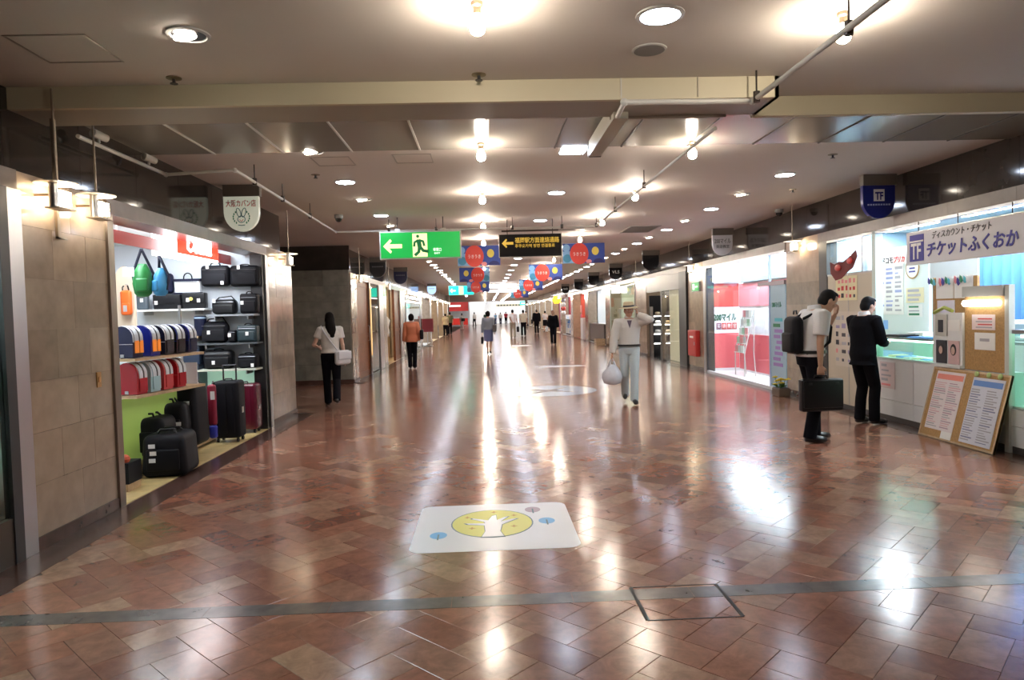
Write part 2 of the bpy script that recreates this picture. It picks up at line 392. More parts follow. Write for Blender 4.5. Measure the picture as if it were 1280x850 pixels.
# ---------------- marble pillars ----------------
def pillar(side, y0, y1, z1, rows=7, depth=.5, slabs=True, base=True):
    s = 1 if side < 0 else -1; xf = XL if side < 0 else XR
    x0, x1 = sorted((xf - s*.012, xf - s*depth))
    p = struct(B(x0, y0, 0, x1, y1, z1).build('pillar', MARBLE))
    if base:
        q = sorted((xf, xf+s*.015)); B(q[0]-.001, y0, 0, q[1], y1, .09).build('plinth', BORDER, p)
    xs = sorted((xf - s*.012, xf))
    if slabs:
        h = (z1-.09)/rows
        for r in range(rows):
            cuts = [y0] + ([y0+(y1-y0)*f for f in ((.33, .72) if r % 2 else (.55,))]) + [y1]
            for a, b in zip(cuts, cuts[1:]):
                B(xs[0], a+.0015, .09+r*h+.0012, xs[1], b-.0015, .09+(r+1)*h-.0012).build('marble_slab', MARBLE, p)
    else: B(xs[0], y0+.002, .09, xs[1], y1-.002, z1).build('marble_slab', MARBLE, p)
    return p
pillar(1, 4.4, 5.3, 2.49, slabs=False); pillar(-1, 4.82, 5.89, 2.56); pillar(-1, 10.12, 11.4, 2.56)
LP = [(16.34, 17.05), (21.3, 22.1), (26.3, 27.2), (33.3, 34.3), (39.2, 40.2), (45, 46), (51, 52), (57, 58)]
RP = [(10.8, 12.0), (16.6, 17.9), (22.6, 24.2), (29.3, 30.4), (35.6, 36.7), (41.8, 42.8), (47.9, 49), (54.4, 55.5), (60.6, 61.6), (67, 68), (73, 74), (79, 80), (85, 86)]
for k, (a, b) in enumerate(LP): pillar(-1, a, b, 2.56, slabs=k < 2)
for k, (a, b) in enumerate(RP): pillar(1, a, b, 2.63, slabs=k < 3)
# steel jambs beside the near pillars
def jamb(side, y0, y1, z1, m=STEEL, dx=.02, dp=.16):
    s = 1 if side < 0 else -1; xf = XL if side < 0 else XR
    q = sorted((xf + s*dx, xf - s*dp)); return struct(B(q[0], y0, 0, q[1], y1, z1).build('door_jamb', m))
jamb(-1, 4.67, 4.82, 2.43); jamb(-1, 5.89, 5.98, 2.43, P('bronze jamb', (.26, .22, .19), .3, .9)); jamb(-1, 10.0, 10.12, 2.43); jamb(-1, 9.9, 9.96, 2.43, P('black jamb', (.02, .02, .022), .4), .0)
jamb(1, 10.55, 10.8, 2.49, P('black jamb', (.02, .02, .022), .4), 0); jamb(1, 16.42, 16.6, 2.49, STEEL); jamb(1, 16.34, 16.42, 2.49, DKSTEEL)

# side passage on the left: end wall of coursed grey marble facing the arcade
sp = struct(B(-9.2, 16.32, 0, XL-.02, 16.335, HC).build('wall_left', GREYMARBLE))
zz = [.1, .46, .82, 1.18, 1.54, 1.90, 2.26, 2.62]
for r in range(7):
    x = XL-.02; i = 0
    while x > -9:
        w = R_.choice((.45, .6, .75, .9)); x2 = max(-9.1, x-w)
        B(x2+.003, 16.27, zz[r]+.003, x-.003, 16.325, zz[r+1]-.003).build('marble_block', GREYMARBLE, sp); x = x2
B(-9.1, 16.255, 0, XL, 16.32, .1).build('skirting', BORDER, sp); B(-9.1, 16.26, 2.62, XL, 16.32, HC).build('fascia_band', FASCIA, sp)
struct(B(-9.2, 11.4, 0, -9.1, 16.3, HC).build('wall_left', GREYMARBLE)); struct(B(-9.2, 11.2, 0, -3.55, 11.4, HC).build('wall_left', GREYMARBLE))
# ---------------- ceiling lamps ----------------
def bulb_proto():
    r = thing('ceiling_bulb', '', 'lamp', (0, 0, 0))
    MB().lathe([(.034, 0), (.034, -.02), (.022, -.028), (.022, -.062), (.014, -.066)], 14).build('socket', P('bronze socket', (.25, .19, .13), .35, .7), r, smooth=True)
    MB().lathe([(.014, -.064), (.026, -.08), (.038, -.105), (.043, -.13), (.036, -.155), (.018, -.168)], 12).build('bulb', BULBM, r, smooth='all')
    return r
bp = bulb_proto()
rows = (('middle', 0.0, [3.78, 6.78, 9.5] + [12.42+2.9*k for k in range(28)]), ('right', 2.06, [3.96, 6.86, 9.5] + [12.2+2.85*k for k in range(28)]))
for rn, x, ys in rows:
    for k, y in enumerate(ys):
        zc = 3.155 if 5.6 < y < 7.0 else HC
        if k < 10: lab = '%s bare glowing bulb from the front in the %s ceiling row' % (ORD[k], rn); g = 'bare bulbs of the %s row' % rn
        else: lab = 'tiny bare bulb in the far glare of the %s ceiling row' % rn; g = 'far bulbs of the %s row' % rn
        if rn == 'middle' and k == 0: bp.location = (x, y, zc); bp['label'] = lab; bp['group'] = g; continue
        copy_thing(bp, lab, (x, y, zc), group=g)
def down_proto(m, name):
    r = thing(name, '', 'lamp')
    MB().lathe([(.135, 0), (.135, -.008), (.112, -.012), (.108, -.004)], 28).build('trim_ring', P('white ring', (.5, .5, .5), .4), r, smooth=True)
    MB().lathe([(.107, -.005), (.104, -.014), (.06, -.02), (.01, -.021)], 24).build('lens', m, r, smooth='all'); return r
def gimbal_proto():
    r = thing('gimbal_lamp', '', 'lamp')
    MB().lathe([(.12, 0), (.12, -.008), (.1, -.012), (.096, -.002)], 24).build('trim_ring', P('white ring', (.5, .5, .5), .4), r, smooth=True)
    MB().lathe([(.094, -.004), (.09, -.007), (.01, -.0075)], 20).build('dark_well', DKSTEEL, r)
    M = Matrix.Translation((-.018, -.01, -.012)) @ Euler((.12, -.18, 0)).to_matrix().to_4x4()
    MB().lathe([(.062, 0), (.062, -.012), (.05, -.016), (.01, -.017)], 18, M=M).build('lens', GIMBM, r, smooth='all'); return r
dp = down_proto(DOWNM, 'downlight'); gp = gimbal_proto(); first = {'d': True, 'g': True}
def put(kind, lab, loc, grp, rz=0):
    src = dp if kind == 'd' else gp
    if first[kind]:
        first[kind] = False; src.location = loc; src['label'] = lab; src['group'] = grp; src.rotation_euler = (0, 0, rz)
    else: copy_thing(src, lab, loc, rz, grp)
for k in range(30):
    y = 3.96 + 2.88*k
    if k == 1: continue
    put('d', ('%s cool white round downlight from the front in the row right of centre' % ORD[k]) if k < 8 else 'tiny cool downlight far along the row right of centre', (1.02, y, HC), 'downlights right of centre' if k < 8 else 'far downlights right of centre')
for k in range(20):
    y = 4.15 + 2.9*k
    put('g', ('%s tilted warm gimbal lamp from the front in the left ceiling row' % ORD[k]) if k < 5 else 'tiny gimbal lamp far along the left ceiling row', (-1.65, y, HC), 'gimbal lamps on the left' if k < 5 else 'far gimbal lamps on the left')
    put('d', ('%s cool white downlight from the front in the left ceiling row' % ORD[k]) if k < 5 else 'tiny cool downlight far along the left ceiling row', (-1.65, y+4.5, HC), 'downlights on the left' if k < 5 else 'far downlights on the left')
for k in range(22):
    y = 8.75 + 2.88*k
    put('d', ('%s cool white downlight from the front in the right ceiling row' % ORD[k]) if k < 5 else 'tiny cool downlight far along the right ceiling row', (3.79, y, HC), 'downlights on the right' if k < 5 else 'far downlights on the right')
    put('g', ('%s tilted warm gimbal lamp from the front in the right ceiling row' % ORD[k]) if k < 5 else 'tiny gimbal lamp far along the right ceiling row', (3.78, y+1.45, HC), 'gimbal lamps on the right' if k < 5 else 'far gimbal lamps on the right')
t = thing('square_downlight', 'square cool white lamp at the edge of the glossy ceiling panels', 'lamp', (.93, 7.04, HC))
B(-.14, -.02, -.02, .14, .26, 0).build('frame', PIPE, t); B(-.12, -.026, -.026, .12, .24, -.02).build('lens', DOWNM, t)
# speaker, sprinklers, dome cameras, vents
t = thing('ceiling_speaker', 'round grey speaker grille flush in the ceiling near the big downlight', 'speaker', (1.08, 4.48, HC))
MB().lathe([(.11, 0), (.11, -.006), (.1, -.008)], 24).build('rim', PIPE, t, smooth=True); MB().lathe([(.099, -.004), (.096, -.01), (.02, -.012)], 24).build('grille', P('grey grille', (.2, .19, .19), .6, bump=(500, .4)), t)
for k, (x, y, lab) in enumerate(((0, 4.9, 'small sprinkler head on the ceiling in front of the cream beam'), (-2.05, 4.88, 'small sprinkler head at the left in front of the cream beam'), (3.85, 7.65, 'small sprinkler head behind the glossy ceiling panels at right'), (-1.9, 8.2, 'small sprinkler head left beyond the glossy ceiling panels'), (4.4, 9.9, 'small sprinkler head on the right ceiling before the blue shield sign'))):
    t = thing('sprinkler', lab, 'sprinkler', (x, y, HC), group='sprinkler heads')
    MB().lathe([(.05, 0), (.05, -.005), (.02, -.009)], 14).build('escutcheon', P('dull brass', (.2, .16, .1), .4, .8), t, smooth=True)
    MB().lathe([(.011, -.008), (.011, -.035), (.026, -.037), (.026, -.041)], 10).build('deflector', DKSTEEL, t, smooth=True)
for x, y, z, lab in ((-2.3, 11.4, HC, 'dark dome camera on the ceiling left of the big exit sign'), (5.05, 11.9, HC, 'dark dome camera on the ceiling above the right marble pillar')):
    t = thing('dome_camera', lab, 'camera', (x, y, z))
    MB().lathe([(.07, 0), (.07, -.05), (.062, -.06)], 16).build('housing', P('grey housing', (.25, .24, .23), .4), t, smooth=True); MB().sph((0, 0, -.06), (.055, .055, .06), 14, 8).build('dome', P('smoked dome', (.02, .02, .02), .06), t, smooth='all')
for x, y, w, d, lab in ((3.2, 14.35, .62, 1.1, 'grey slatted air vent in the ceiling on the right'), (1.25, 14.1, 1.5, .3, 'long slatted air vent in the ceiling above the direction sign')):
    t = thing('ceiling_vent', lab, 'vent', (x, y, HC))
    for q in ((-w/2, -d/2, w/2, -d/2+.03), (-w/2, d/2-.03, w/2, d/2), (-w/2, -d/2, -w/2+.03, d/2), (w/2-.03, -d/2, w/2, d/2)): B(q[0], q[1], -.012, q[2], q[3], 0).build('frame', P('vent frame', (.3, .28, .26), .5), t)
    n = 8
    for i in range(n): B(-w/2+.03, -d/2+.03+(d-.06)*i/n, -.01, w/2-.03, -d/2+.03+(d-.06)*(i+.6)/n, -.003).build('slat', P('vent slat', (.16, .14, .13), .5), t)
    B(-w/2+.02, -d/2+.02, -.002, w/2-.02, d/2-.02, 0).build('backing', INK, t)

# ---------------- conduits hung under the ceiling ----------------
def conduit(lab, pts, hang, r=.0165):
    t = thing('conduit', lab, 'pipe', (0, 0, 0))
    for a, b in zip(pts, pts[1:]): MB().cyl(a, b, r, n=10).build('pipe', PIPE, t, smooth=True)
    for p in pts[1:-1]: MB().sph(p, r*1.5, 10, 6).build('elbow', PIPE, t, smooth='all')
    for (x, y, z) in hang:
        h = MB().cyl((x, y, z), (x, y, HC), .006, n=6).build('hanger_rod', ROD, t)
        MB().cyl((x, y, z-.028), (x, y, z+.045), .024, n=8).build('clamp', ROD, h)
    return t
ZP = 2.98
conduit('thick pale conduit along the ceiling at top right, turning in front of the beam', [(1.985, 1.5, ZP), (1.93, 4.97, ZP), (1.01, 4.95, ZP), (1.03, 5.3, ZP)], [(1.965, 3.72, ZP), (1.93, 4.9, ZP)], .019)
conduit('pale conduit running down the arcade below the right bulb row', [(1.9, 5.7, ZP), (1.93, 12.1, ZP)], [(1.91, 8.3, ZP), (1.92, 10.2, ZP), (1.93, 12.0, ZP)])
conduit('pale conduit crossing the arcade above the green exit sign', [(1.9, 12.15, ZP), (-2.5, 12.1, ZP), (-2.38, 6.95, ZP), (-3.1, 7.1, ZP), (-3.1, 5.6, ZP)], [(-2.4, 7.6, ZP), (-2.42, 8.7, ZP), (-2.46, 10.2, ZP), (-1.6, 12.1, ZP), (-.8, 12.1, ZP), (.5, 12.1, ZP), (1.35, 12.1, ZP)])
t = thing('cable_trunking', 'boxy cream cable duct running back under the glossy ceiling panels', 'duct', (1.06, 5.32, 2.97))
B(-.055, 0, 0, .055, 1.3, .14).build('duct_body', P('cream duct', (.45, .42, .34), .45), t); B(-.06, 1.29, -.004, .06, 1.31, .144).build('end_cap', ROD, t)
for y, lab in ((5.9, 'nearer small white spotlight on the conduit above the left lamps'), (6.75, 'farther small white spotlight on the conduit above the left lamps')):
    t = thing('spotlight', lab, 'lamp', (-3.1, y, ZP+.02), group='small spotlights on the left conduit')
    MB().cyl((0, 0, 0), (0, 0, .05), .012, n=8).build('stem', PIPE, t); MB().cyl((-.02, -.05, .07), (.03, .07, .05), .036, .03, 12).build('head', PIPE, t, smooth=True)

# ---------------- wall lamps with a round shade ----------------
def sconce_proto():
    r = thing('wall_lamp', '', 'lamp')
    MB().lathe([(.02, .0), (.05, -.008), (.135, -.022), (.137, -.028), (.05, -.03), (.02, -.02)], 24).build('shade', P('white enamel', (.75, .7, .62), .3), r, smooth=True)
    MB().cyl((0, 0, -.03), (0, 0, .62), .008, n=8).build('rod', P('bronze rod', (.3, .25, .19), .35, .8), r, smooth=True)
    B(-.03, .0, -.165, .03, .12, -.07).build('lamp_glass', SCONM, r)
    MB().cyl((-.0, -.035, -.19), (-.0, -.035, -.03), .03, n=12).build('lamp_holder', STEEL, r, smooth=True)
    B(-.05, -.06, -.2, .05, .13, -.19).build('tray', P('frosted tray', (.55, .5, .42), .3), r)
    MB().cyl((-.148, .0, -.1), (-.03, .0, -.1), .01, n=8).build('wall_arm', P('bronze rod', (.3, .25, .19), .35, .8), r)
    return r
sp0 = sconce_proto(); used = [False]
def sconce(side, y, z, lab, grp=None):
    loc = (XL+.15 if side < 0 else XR-.15, y, z)
    if not used[0]:
        used[0] = True; sp0.location = loc; sp0['label'] = lab; o = sp0
        if grp: sp0['group'] = grp
    else: o = copy_thing(sp0, lab, loc, 0 if side < 0 else PI, grp)
    return o
sconce(-1, 5.0, 2.53, 'left of the two lit wall lamps on the nearest left pillar', 'wall lamps on the left pillars')
sconce(-1, 5.5, 2.53, 'right of the two lit wall lamps on the nearest left pillar', 'wall lamps on the left pillars')
sconce(-1, 10.72, 2.53, 'lit wall lamp on the narrow pillar beyond the bag shop', 'wall lamps on the left pillars')
for k, (a, b) in enumerate(LP):
    sconce(-1, (a+b)/2, 2.53, ('lit wall lamp on the %s left pillar after the side passage' % ORD[k]) if k < 4 else 'tiny lit wall lamp far along the left pillars', 'wall lamps on the left pillars' if k < 4 else 'far wall lamps on the left')
for k, (a, b) in enumerate(RP):
    sconce(1, (a+b)/2, 2.6, ('lit wall lamp on the %s right pillar from the front' % ORD[k]) if k < 6 else 'tiny lit wall lamp far along the right pillars', 'wall lamps on the right pillars' if k < 6 else 'far wall lamps on the right')
t = thing('wall_bracket', 'long bronze L-shaped bracket between the two near left wall lamps', 'bracket', (XL+.02, 5.2, 2.15))
B(0, -.018, 0, .02, .018, .85).build('upright', P('bronze rod', (.3, .25, .19), .35, .8), t); B(0, -.018, 0, .02, .1, .014).build('foot', P('bronze rod', (.3, .25, .19), .35, .8), t)
# ---------------- hanging signs ----------------
GREEN = EM('lit green', (0.0, .50, .07), .30); LITW = EM('lit white', (.95, 1, .9), .7); LITY = EM('lit yellow white', (.95, 1, .4), .55); TEAL = EM('lit teal', (.01, .62, .42), 1.0)
def arrow_left(x, z, w, h): return [(x, z), (x+w*.38, z+h/2), (x+w*.46, z+h*.36), (x+w*.32, z+h*.14), (x+w, z+h*.14), (x+w, z-h*.14), (x+w*.32, z-h*.14), (x+w*.46, z-h*.36), (x+w*.38, z-h/2)]
def exit_sign(lab, loc, w, h, gm, detail):
    t = thing('exit_sign', lab, 'sign', loc); U, V = (1, 0, 0), (0, 0, 1)
    B(-w/2, .0, -h, w/2, .12, 0).build('case', P('grey sign case', (.45, .47, .45), .4), t)
    B(-w/2+.02, -.006, -h+.02, w/2-.02, 0, -.02).build('face', gm, t)
    m = MB(); m.prism(arrow_left(-w*.455, -h*.53, w*.23, h*.52), (0, -.008, 0), U, V, .002).build('arrow', LITY, t)
    px, pw = -w*.095, w*.18
    B(px, -.009, -h*.93, px+pw, -.006, -h*.09).build('pictogram_panel', LITY, t)
    if detail:
        k = pw; f = MB(); c = lambda a, b: (px+pw*a, -.013, -h*.93+h*.84*b)
        f.sph(c(.36, .88), (k*.11, .004, k*.11), 12, 6)
        for pts, r in (([c(.42, .74), c(.47, .45)], k*.15), ([c(.42, .72), c(.72, .66), c(.80, .46)], k*.08), ([c(.40, .72), c(.14, .62), c(.10, .44)], k*.08), ([c(.47, .46), c(.72, .26), c(1.08, .22)], k*.105), ([c(.45, .46), c(.42, .22), c(.14, .06)], k*.105)):
            f.tube(pts, r, 8)
        for i, v in enumerate(f.v): f.v[i] = (v[0], -.013+(v[1]+.013)*.06, v[2])
        f.build('running_figure', P('green figure', (0, .22, .06), .5), t)
        text('lettering', '非常口', w*.1, h*.12, LITW, t, (w*.155, -.009, -h*.74), TOWARD); text('lettering', 'EXIT', w*.07, h*.055, LITW, t, (w*.17, -.009, -h*.84), TOWARD)
    for s in (-.28, .28):
        a = MB().cyl((w*s, .06, 0), (w*s, .06, HC-loc[2]), .008, n=6).build('suspension_rod', ROD, t); B(w*s-.04, .03, -.001, w*s+.04, .09, .05).build('mount', PIPE, a)
exit_sign('big green exit sign with white arrow and running figure', (-1.05, 11.8, 2.93), 1.35, .46, GREEN, True)
exit_sign('small distant teal exit sign hanging beyond the red banners', (-1.17, 35, 2.95), 1.25, .47, TEAL, False)
t = thing('direction_sign', 'black hanging direction sign with yellow arrow and lettering', 'sign', (.82, 12.4, 2.905))
B(-.55, 0, -.39, .55, .08, 0).build('case', P('black sign face', (.008, .007, .007), .6, spec=.15), t)
YEL = EM('lit yellow', (1, .62, .06), .22)
for q in ((-.555, -.395, -.545, .005), (.545, -.395, .555, .005), (-.555, -.4, .555, -.39)): B(q[0], -.006, q[1], q[2], .084, q[3]).build('rim', P('grey rim', (.3, .28, .25), .4, .6), t)
MB().prism(arrow_left(-.5, -.155, .2, .16), (0, -.003, 0), (1, 0, 0), (0, 0, 1), .003).build('arrow', YEL, t)
text('lettering', '福岡駅方面連絡通路', .78, .1, YEL, t, (-.27, -.003, -.155), TOWARD, bold=.01); text('lettering', '후쿠오카역 방면 연결통로', .7, .062, YEL, t, (-.27, -.003, -.235), TOWARD, bold=.01)
B(-.5, .02, .05, .5, .07, .075).build('top_bar', ROD, t)
for s in (-.4, .4): MB().cyl((s, .045, 0), (s, .045, HC-2.905), .008, n=6).build('suspension_rod', ROD, t)
# banners of printed balloons, hung across the arcade
BB, BL, BR, BY = P('banner blue', (.03, .07, .34), .6), P('banner light blue', (.20, .42, .70), .6), P('banner red', (.66, .045, .03), .55), P('banner yellow', (.80, .66, .12), .6)
def banner(lab, x, y, zc, w=1.02, h=.48, flip=False):
    t = thing('balloon_banner', lab, 'banner', (x, y, zc), group='balloon banners'); s = -1 if flip else 1
    B(-w/2, 0, -h/2, w/2, .004, h/2).build('sheet', BB, t)
    sh = lambda nm, m, px_, pz, rx, rz, e: MB().prism([(px_*s+a, pz+b) for a, b in disc(rx, 22, rz)], (0, -e, 0), (1, 0, 0), (0, 0, 1), .003).build(nm, m, t)
    MB().prism([(-w/2, -h/2), (-.02, -h/2), (-.2, .06), (-w/2, h*.1)] if not flip else [(w/2, -h/2), (w/2, h*.1), (.2, .06), (.02, -h/2)], (0, -.002, 0), (1, 0, 0), (0, 0, 1), .002).build('light_patch', BL, t)
    sh('balloon', BR, -.11, -.01, .225, .26, .006); sh('balloon', BY, .28, .05, .085, .1, .005); sh('balloon', BL, -.42, .13, .09, .09, .005); sh('balloon', P('banner teal', (.05, .25, .42), .6), -.4, -.12, .1, .1, .004); sh('balloon', P('banner pink', (.8, .3, .32), .6), .12, -.2, .07, .05, .004)
    MB().prism([(.36*s+.14*math.cos(PI*i/12), -h/2+.11*math.sin(PI*i/12)) for i in range(13)], (0, -.005, 0), (1, 0, 0), (0, 0, 1), .003).build('badge', P('banner navy', (.02, .025, .15), .6), t)
    text('lettering', 'うきうき', .3, .085, PAPER, t, (-.26 if not flip else -.04, -.01, -.06), TOWARD)
    for q in (-.45, .45): MB().cyl((q*w, .002, h/2), (q*w, .002, HC-zc), .004, n=5).build('cord', ROD, t)
for k, (x, y, z) in enumerate(((2.41, 17, 2.925), (1.87, 21.5, 2.74), (2.0, 30.5, 2.72), (1.95, 40, 2.62))):
    banner('%s red balloon banner in the right-hand line of hanging banners' % ('nearest', 'second', 'third', 'farthest')[k], x, y, z)
for k, (x, y, z) in enumerate(((-.12, 17, 2.925), (-.34, 24, 2.86), (-.3, 32, 2.75))):
    banner('%s red balloon banner in the left-hand line of hanging banners' % ('nearest', 'second', 'farthest')[k], x, y, z, flip=k == 1)
# shield-shaped shop signs hung at right angles to the fascias
def shield(lab, x, y, face, top=HC, w=.42, h=.42, lit=False, glossy=False):
    t = thing('shield_sign', lab, 'sign', (x, y, 3.03), group='shield signs on the shop fascias')
    B(-w/2, -.045, 0, w/2+.02, .045, HC-3.03).build('mount_box', P('brown mount', (.12, .10, .085), .4), t)
    out = [(-w/2, 0), (-w/2, -h*.45)] + [(-w/2*math.cos(PI*i/16), -h*.45-h*.55*math.sin(PI*i/16)) for i in range(1, 16)] + [(w/2, -h*.45), (w/2, 0)]
    MB().prism(out, (0, -.03, 0), (1, 0, 0), (0, 0, 1), -.06).build('plate', face, t)
    return t
WLIT = P('lit cream plate', (.7, .7, .62), .3, emit=((.85, .9, .72), .1))
t = shield('cream lit shield sign with red lettering and a rabbit emblem above the bag shop', -2.93, 8.75, WLIT)
RI = P('red sign lettering', (.5, .03, .03), .5)
text('lettering', '大阪カバン店', .36, .085, RI, t, (-.18, -.032, -.125), TOWARD, bold=.012)
TL = P('emblem teal line', (.03, .12, .15), .5)
def loopline(nm, pts, r, m, par, y=-.034): MB().tube([(a, y, b) for a, b in pts], r, 5).build(nm, m, par)
for s in (-1, 1): loopline('emblem_ear', [(s*.022 + s*.028*math.sin(a*PI/10)*1.0 + s*.02*(a/10), -.245+.1*(1-abs(a-5)/5)) if False else (s*(.03+.024*math.cos(a*2*PI/12)) + s*.012*math.sin(a*2*PI/12), -.195+.055*math.sin(a*2*PI/12)) for a in range(13)], .0045, TL, t)
loopline('emblem_face', [(.045*math.cos(a*2*PI/14), -.275+.04*math.sin(a*2*PI/14)) for a in range(15)], .0045, TL, t)
loopline('emblem_mouth', [(-.022, -.28), (0, -.302), (.022, -.28)], .004, INKR, t)
for s in (-1, 1):
    for i in range(6):
        a = -.9+i*.34; MB().sph((s*.098*math.cos(a), -.033, -.25+.085*math.sin(a)), (.008, .003, .014), 6, 4).build('emblem_leaf', INKG, t)
MB().tube([(-.04, -.033, -.345), (0, -.033, -.35), (.04, -.033, -.345)], .005, 5).build('emblem_ribbon', TL, t)
TFB = P('royal blue plate', (.012, .018, .16), .25)
t = shield('blue shield sign with a white square ticket emblem above the ticket shop', 5.06, 8.9, TFB)
def tf_logo(par, x, y, z, w, h, m, rot=TOWARD): text('emblem_lettering', 'TF', w, h, m, par, (x, y, z), rot, bold=.03)
B(-.07, -.034, -.2, .07, -.031, -.05).build('emblem_square', P('white emblem', (.7, .7, .72), .5), t); tf_logo(t, -.052, -.037, -.185, .104, .1, TFB)
for i in range(9): B(-.15+i*.034, -.034, -.255, -.128+i*.034, -.031, -.235).build('small_print', P('pale blue print', (.3, .35, .6), .5), t)
t = shield('white shield sign with dark lettering above the pink glass shop front', 4.98, 14.6, P('white plate', (.62, .62, .66), .35))
text('lettering', '200マイル', .34, .1, INK, t, (-.17, -.033, -.17), TOWARD); text('lettering', '英語教室', .28, .07, INK, t, (-.14, -.033, -.27), TOWARD)
BLK = P('gloss black plate', (.01, .01, .012), .08)
for k, (y, lab, txt) in enumerate(((19.6, 'gloss black shield sign above the dark hat shop', None), (24.9, 'black shield sign with three white letters above the pale window', 'VLS'), (30, 'black shield sign before the white lit shop on the right', None), (36, 'small dark shield sign above the red lit shop on the right', None), (42, 'tiny dark shield sign with white loops far along the right fascia', 'OvO'))):
    t = shield(lab, 4.65 if k < 3 else 4.8, y, BLK, w=.46)
    if txt: text('lettering', txt, .26, .1, PAPER, t, (-.13, -.033, -.2), TOWARD)
for k, (x, y, lab, m) in enumerate(((-2.95, 19.7, 'dark shield sign above the brown wooden doorway on the left', P('near black plate', (.012, .012, .016), .3)), (-2.85, 24.1, 'navy shield sign above the second wooden shop front on the left', P('navy plate', (.012, .014, .06), .3)), (-2.78, 37, 'small blue and white shield sign far along the left fascia', P('blue white plate', (.25, .4, .7), .4, emit=((.4, .6, 1), .5))))):
    t = shield(lab, x, y, m, w=.45)
    for i in range(7): B(-.15+i*.045, -.034, -.14, -.122+i*.045, -.031, -.105).build('small_print', P('grey small print', (.16, .16, .18), .5), t)
# lit white box sign far down the arcade
t = thing('lightbox_sign', 'glowing white two-tier box sign hanging at the far end', 'sign', (.98, 38, 2.68))
LB = EM('white lightbox', (.95, .97, 1), 1.5)
B(-.78, 0, .2, .75, .15, .42).build('upper_box', LB, t); B(-.8, 0, -.02, .72, .15, .12).build('lower_box', LB, t); B(-.12, .02, .42, .12, .12, .49).build('hanger_box', LB, t)

# ---------------- floor decals ----------------
DW = P('white floor vinyl', (.74, .76, .80), .3)
def flat(nm, pts, x, y, m, par, e, sc=1.): return MB().prism([(a*sc, b*sc) for a, b in pts], (x, y, e), (1, 0, 0), (0, 1, 0), .0006).build(nm, m, par)
t = thing('floor_decal', 'white rounded floor sticker with a yellow tree drawing', 'decal', (.02, 5.04, .001))
flat('sheet', rrect(1.13, 1.1, .09), 0, 0, DW, t, 0)
LN = P('decal grey line', (.10, .19, .24), .5); YG = P('decal yellow', (.72, .70, .14), .4); LBL = P('decal blue', (.12, .42, .75), .4)
flat('crown_outline', disc(.30, 36, .335), -.015, .05, LN, t, .0007); flat('crown', disc(.29, 36, .325), -.015, .05, YG, t, .0014)
tr = [(-.075, -.32), (-.05, -.2), (-.055, -.06), (-.17, -.03), (-.19, .0), (-.05, -.01), (-.06, .03), (-.15, .1), (-.14, .12), (-.03, .06), (0, .17), (.03, .19), (.035, .06), (.09, .13), (.12, .14), (.06, .02), (.15, .08), (.18, .08), (.07, -.05), (.055, -.2), (.08, -.32)]
cen = (0, -.05); flat('trunk_outline', [((a-cen[0])*1.1+cen[0], (b-cen[1])*1.05+cen[1]) for a, b in tr], -.015, .05, LN, t, .002); flat('trunk', tr, -.015, .05, DW, t, .0026)
for x, y in ((-.2, .15), (0, .27), (.15, .17), (-.16, -.12), (.14, -.1)):
    flat('leaf_mark', [(-.03, 0), (-.01, .012), (0, .04), (.012, .01), (.035, 0), (.01, -.01), (0, -.035), (-.012, -.01)], x, y+.05, P('decal ochre', (.55, .36, .06), .5), t, .0022, .8)
for x, y, m in ((-.39, -.2, LBL), (.385, .06, LBL), (.3, .36, P('decal mauve', (.42, .34, .42), .5))):
    flat('small_tree', disc(.06, 20, .075), x, y, m, t, .0007); flat('small_stem', [(-.006, -.1), (.006, -.1), (.006, .02), (-.006, .02)], x, y, LN, t, .0014)
t = thing('floor_compass', 'round pale floor medallion with a dark star in the middle distance', 'decal', (1.19, 13.6, .001))
PB = P('pale blue inlay', (.46, .52, .60), .15)
flat('disc', disc(.92, 48), 0, 0, PB, t, 0)
for k in range(4):
    a = PI/4+.12+k*PI/2; L_ = .72
    flat('star_point', [(L_*math.cos(a), L_*math.sin(a)), (.14*math.cos(a+PI/4), .14*math.sin(a+PI/4)), (0, 0)], 0, 0, P('dark inlay', (.06, .05, .06), .15), t, .0007)
    flat('star_point', [(L_*math.cos(a), L_*math.sin(a)), (0, 0), (.14*math.cos(a-PI/4), .14*math.sin(a-PI/4))], 0, 0, P('grey inlay', (.3, .31, .34), .15), t, .0007)
t = thing('floor_sticker', 'pale arrow-like floor sticker beyond the round medallion', 'decal', (2.08, 19.6, .001)); flat('sheet', [(-.62, -.25), (.5, -.25), (.68, 0), (.5, .3), (-.62, .3)], 0, 0, DW, t, 0)
t = thing('floor_sticker', 'small pale sticker on the far floor between the walkers', 'decal', (1.6, 32.6, .001)); flat('sheet', rrect(.85, .9, .1), 0, 0, DW, t, 0)
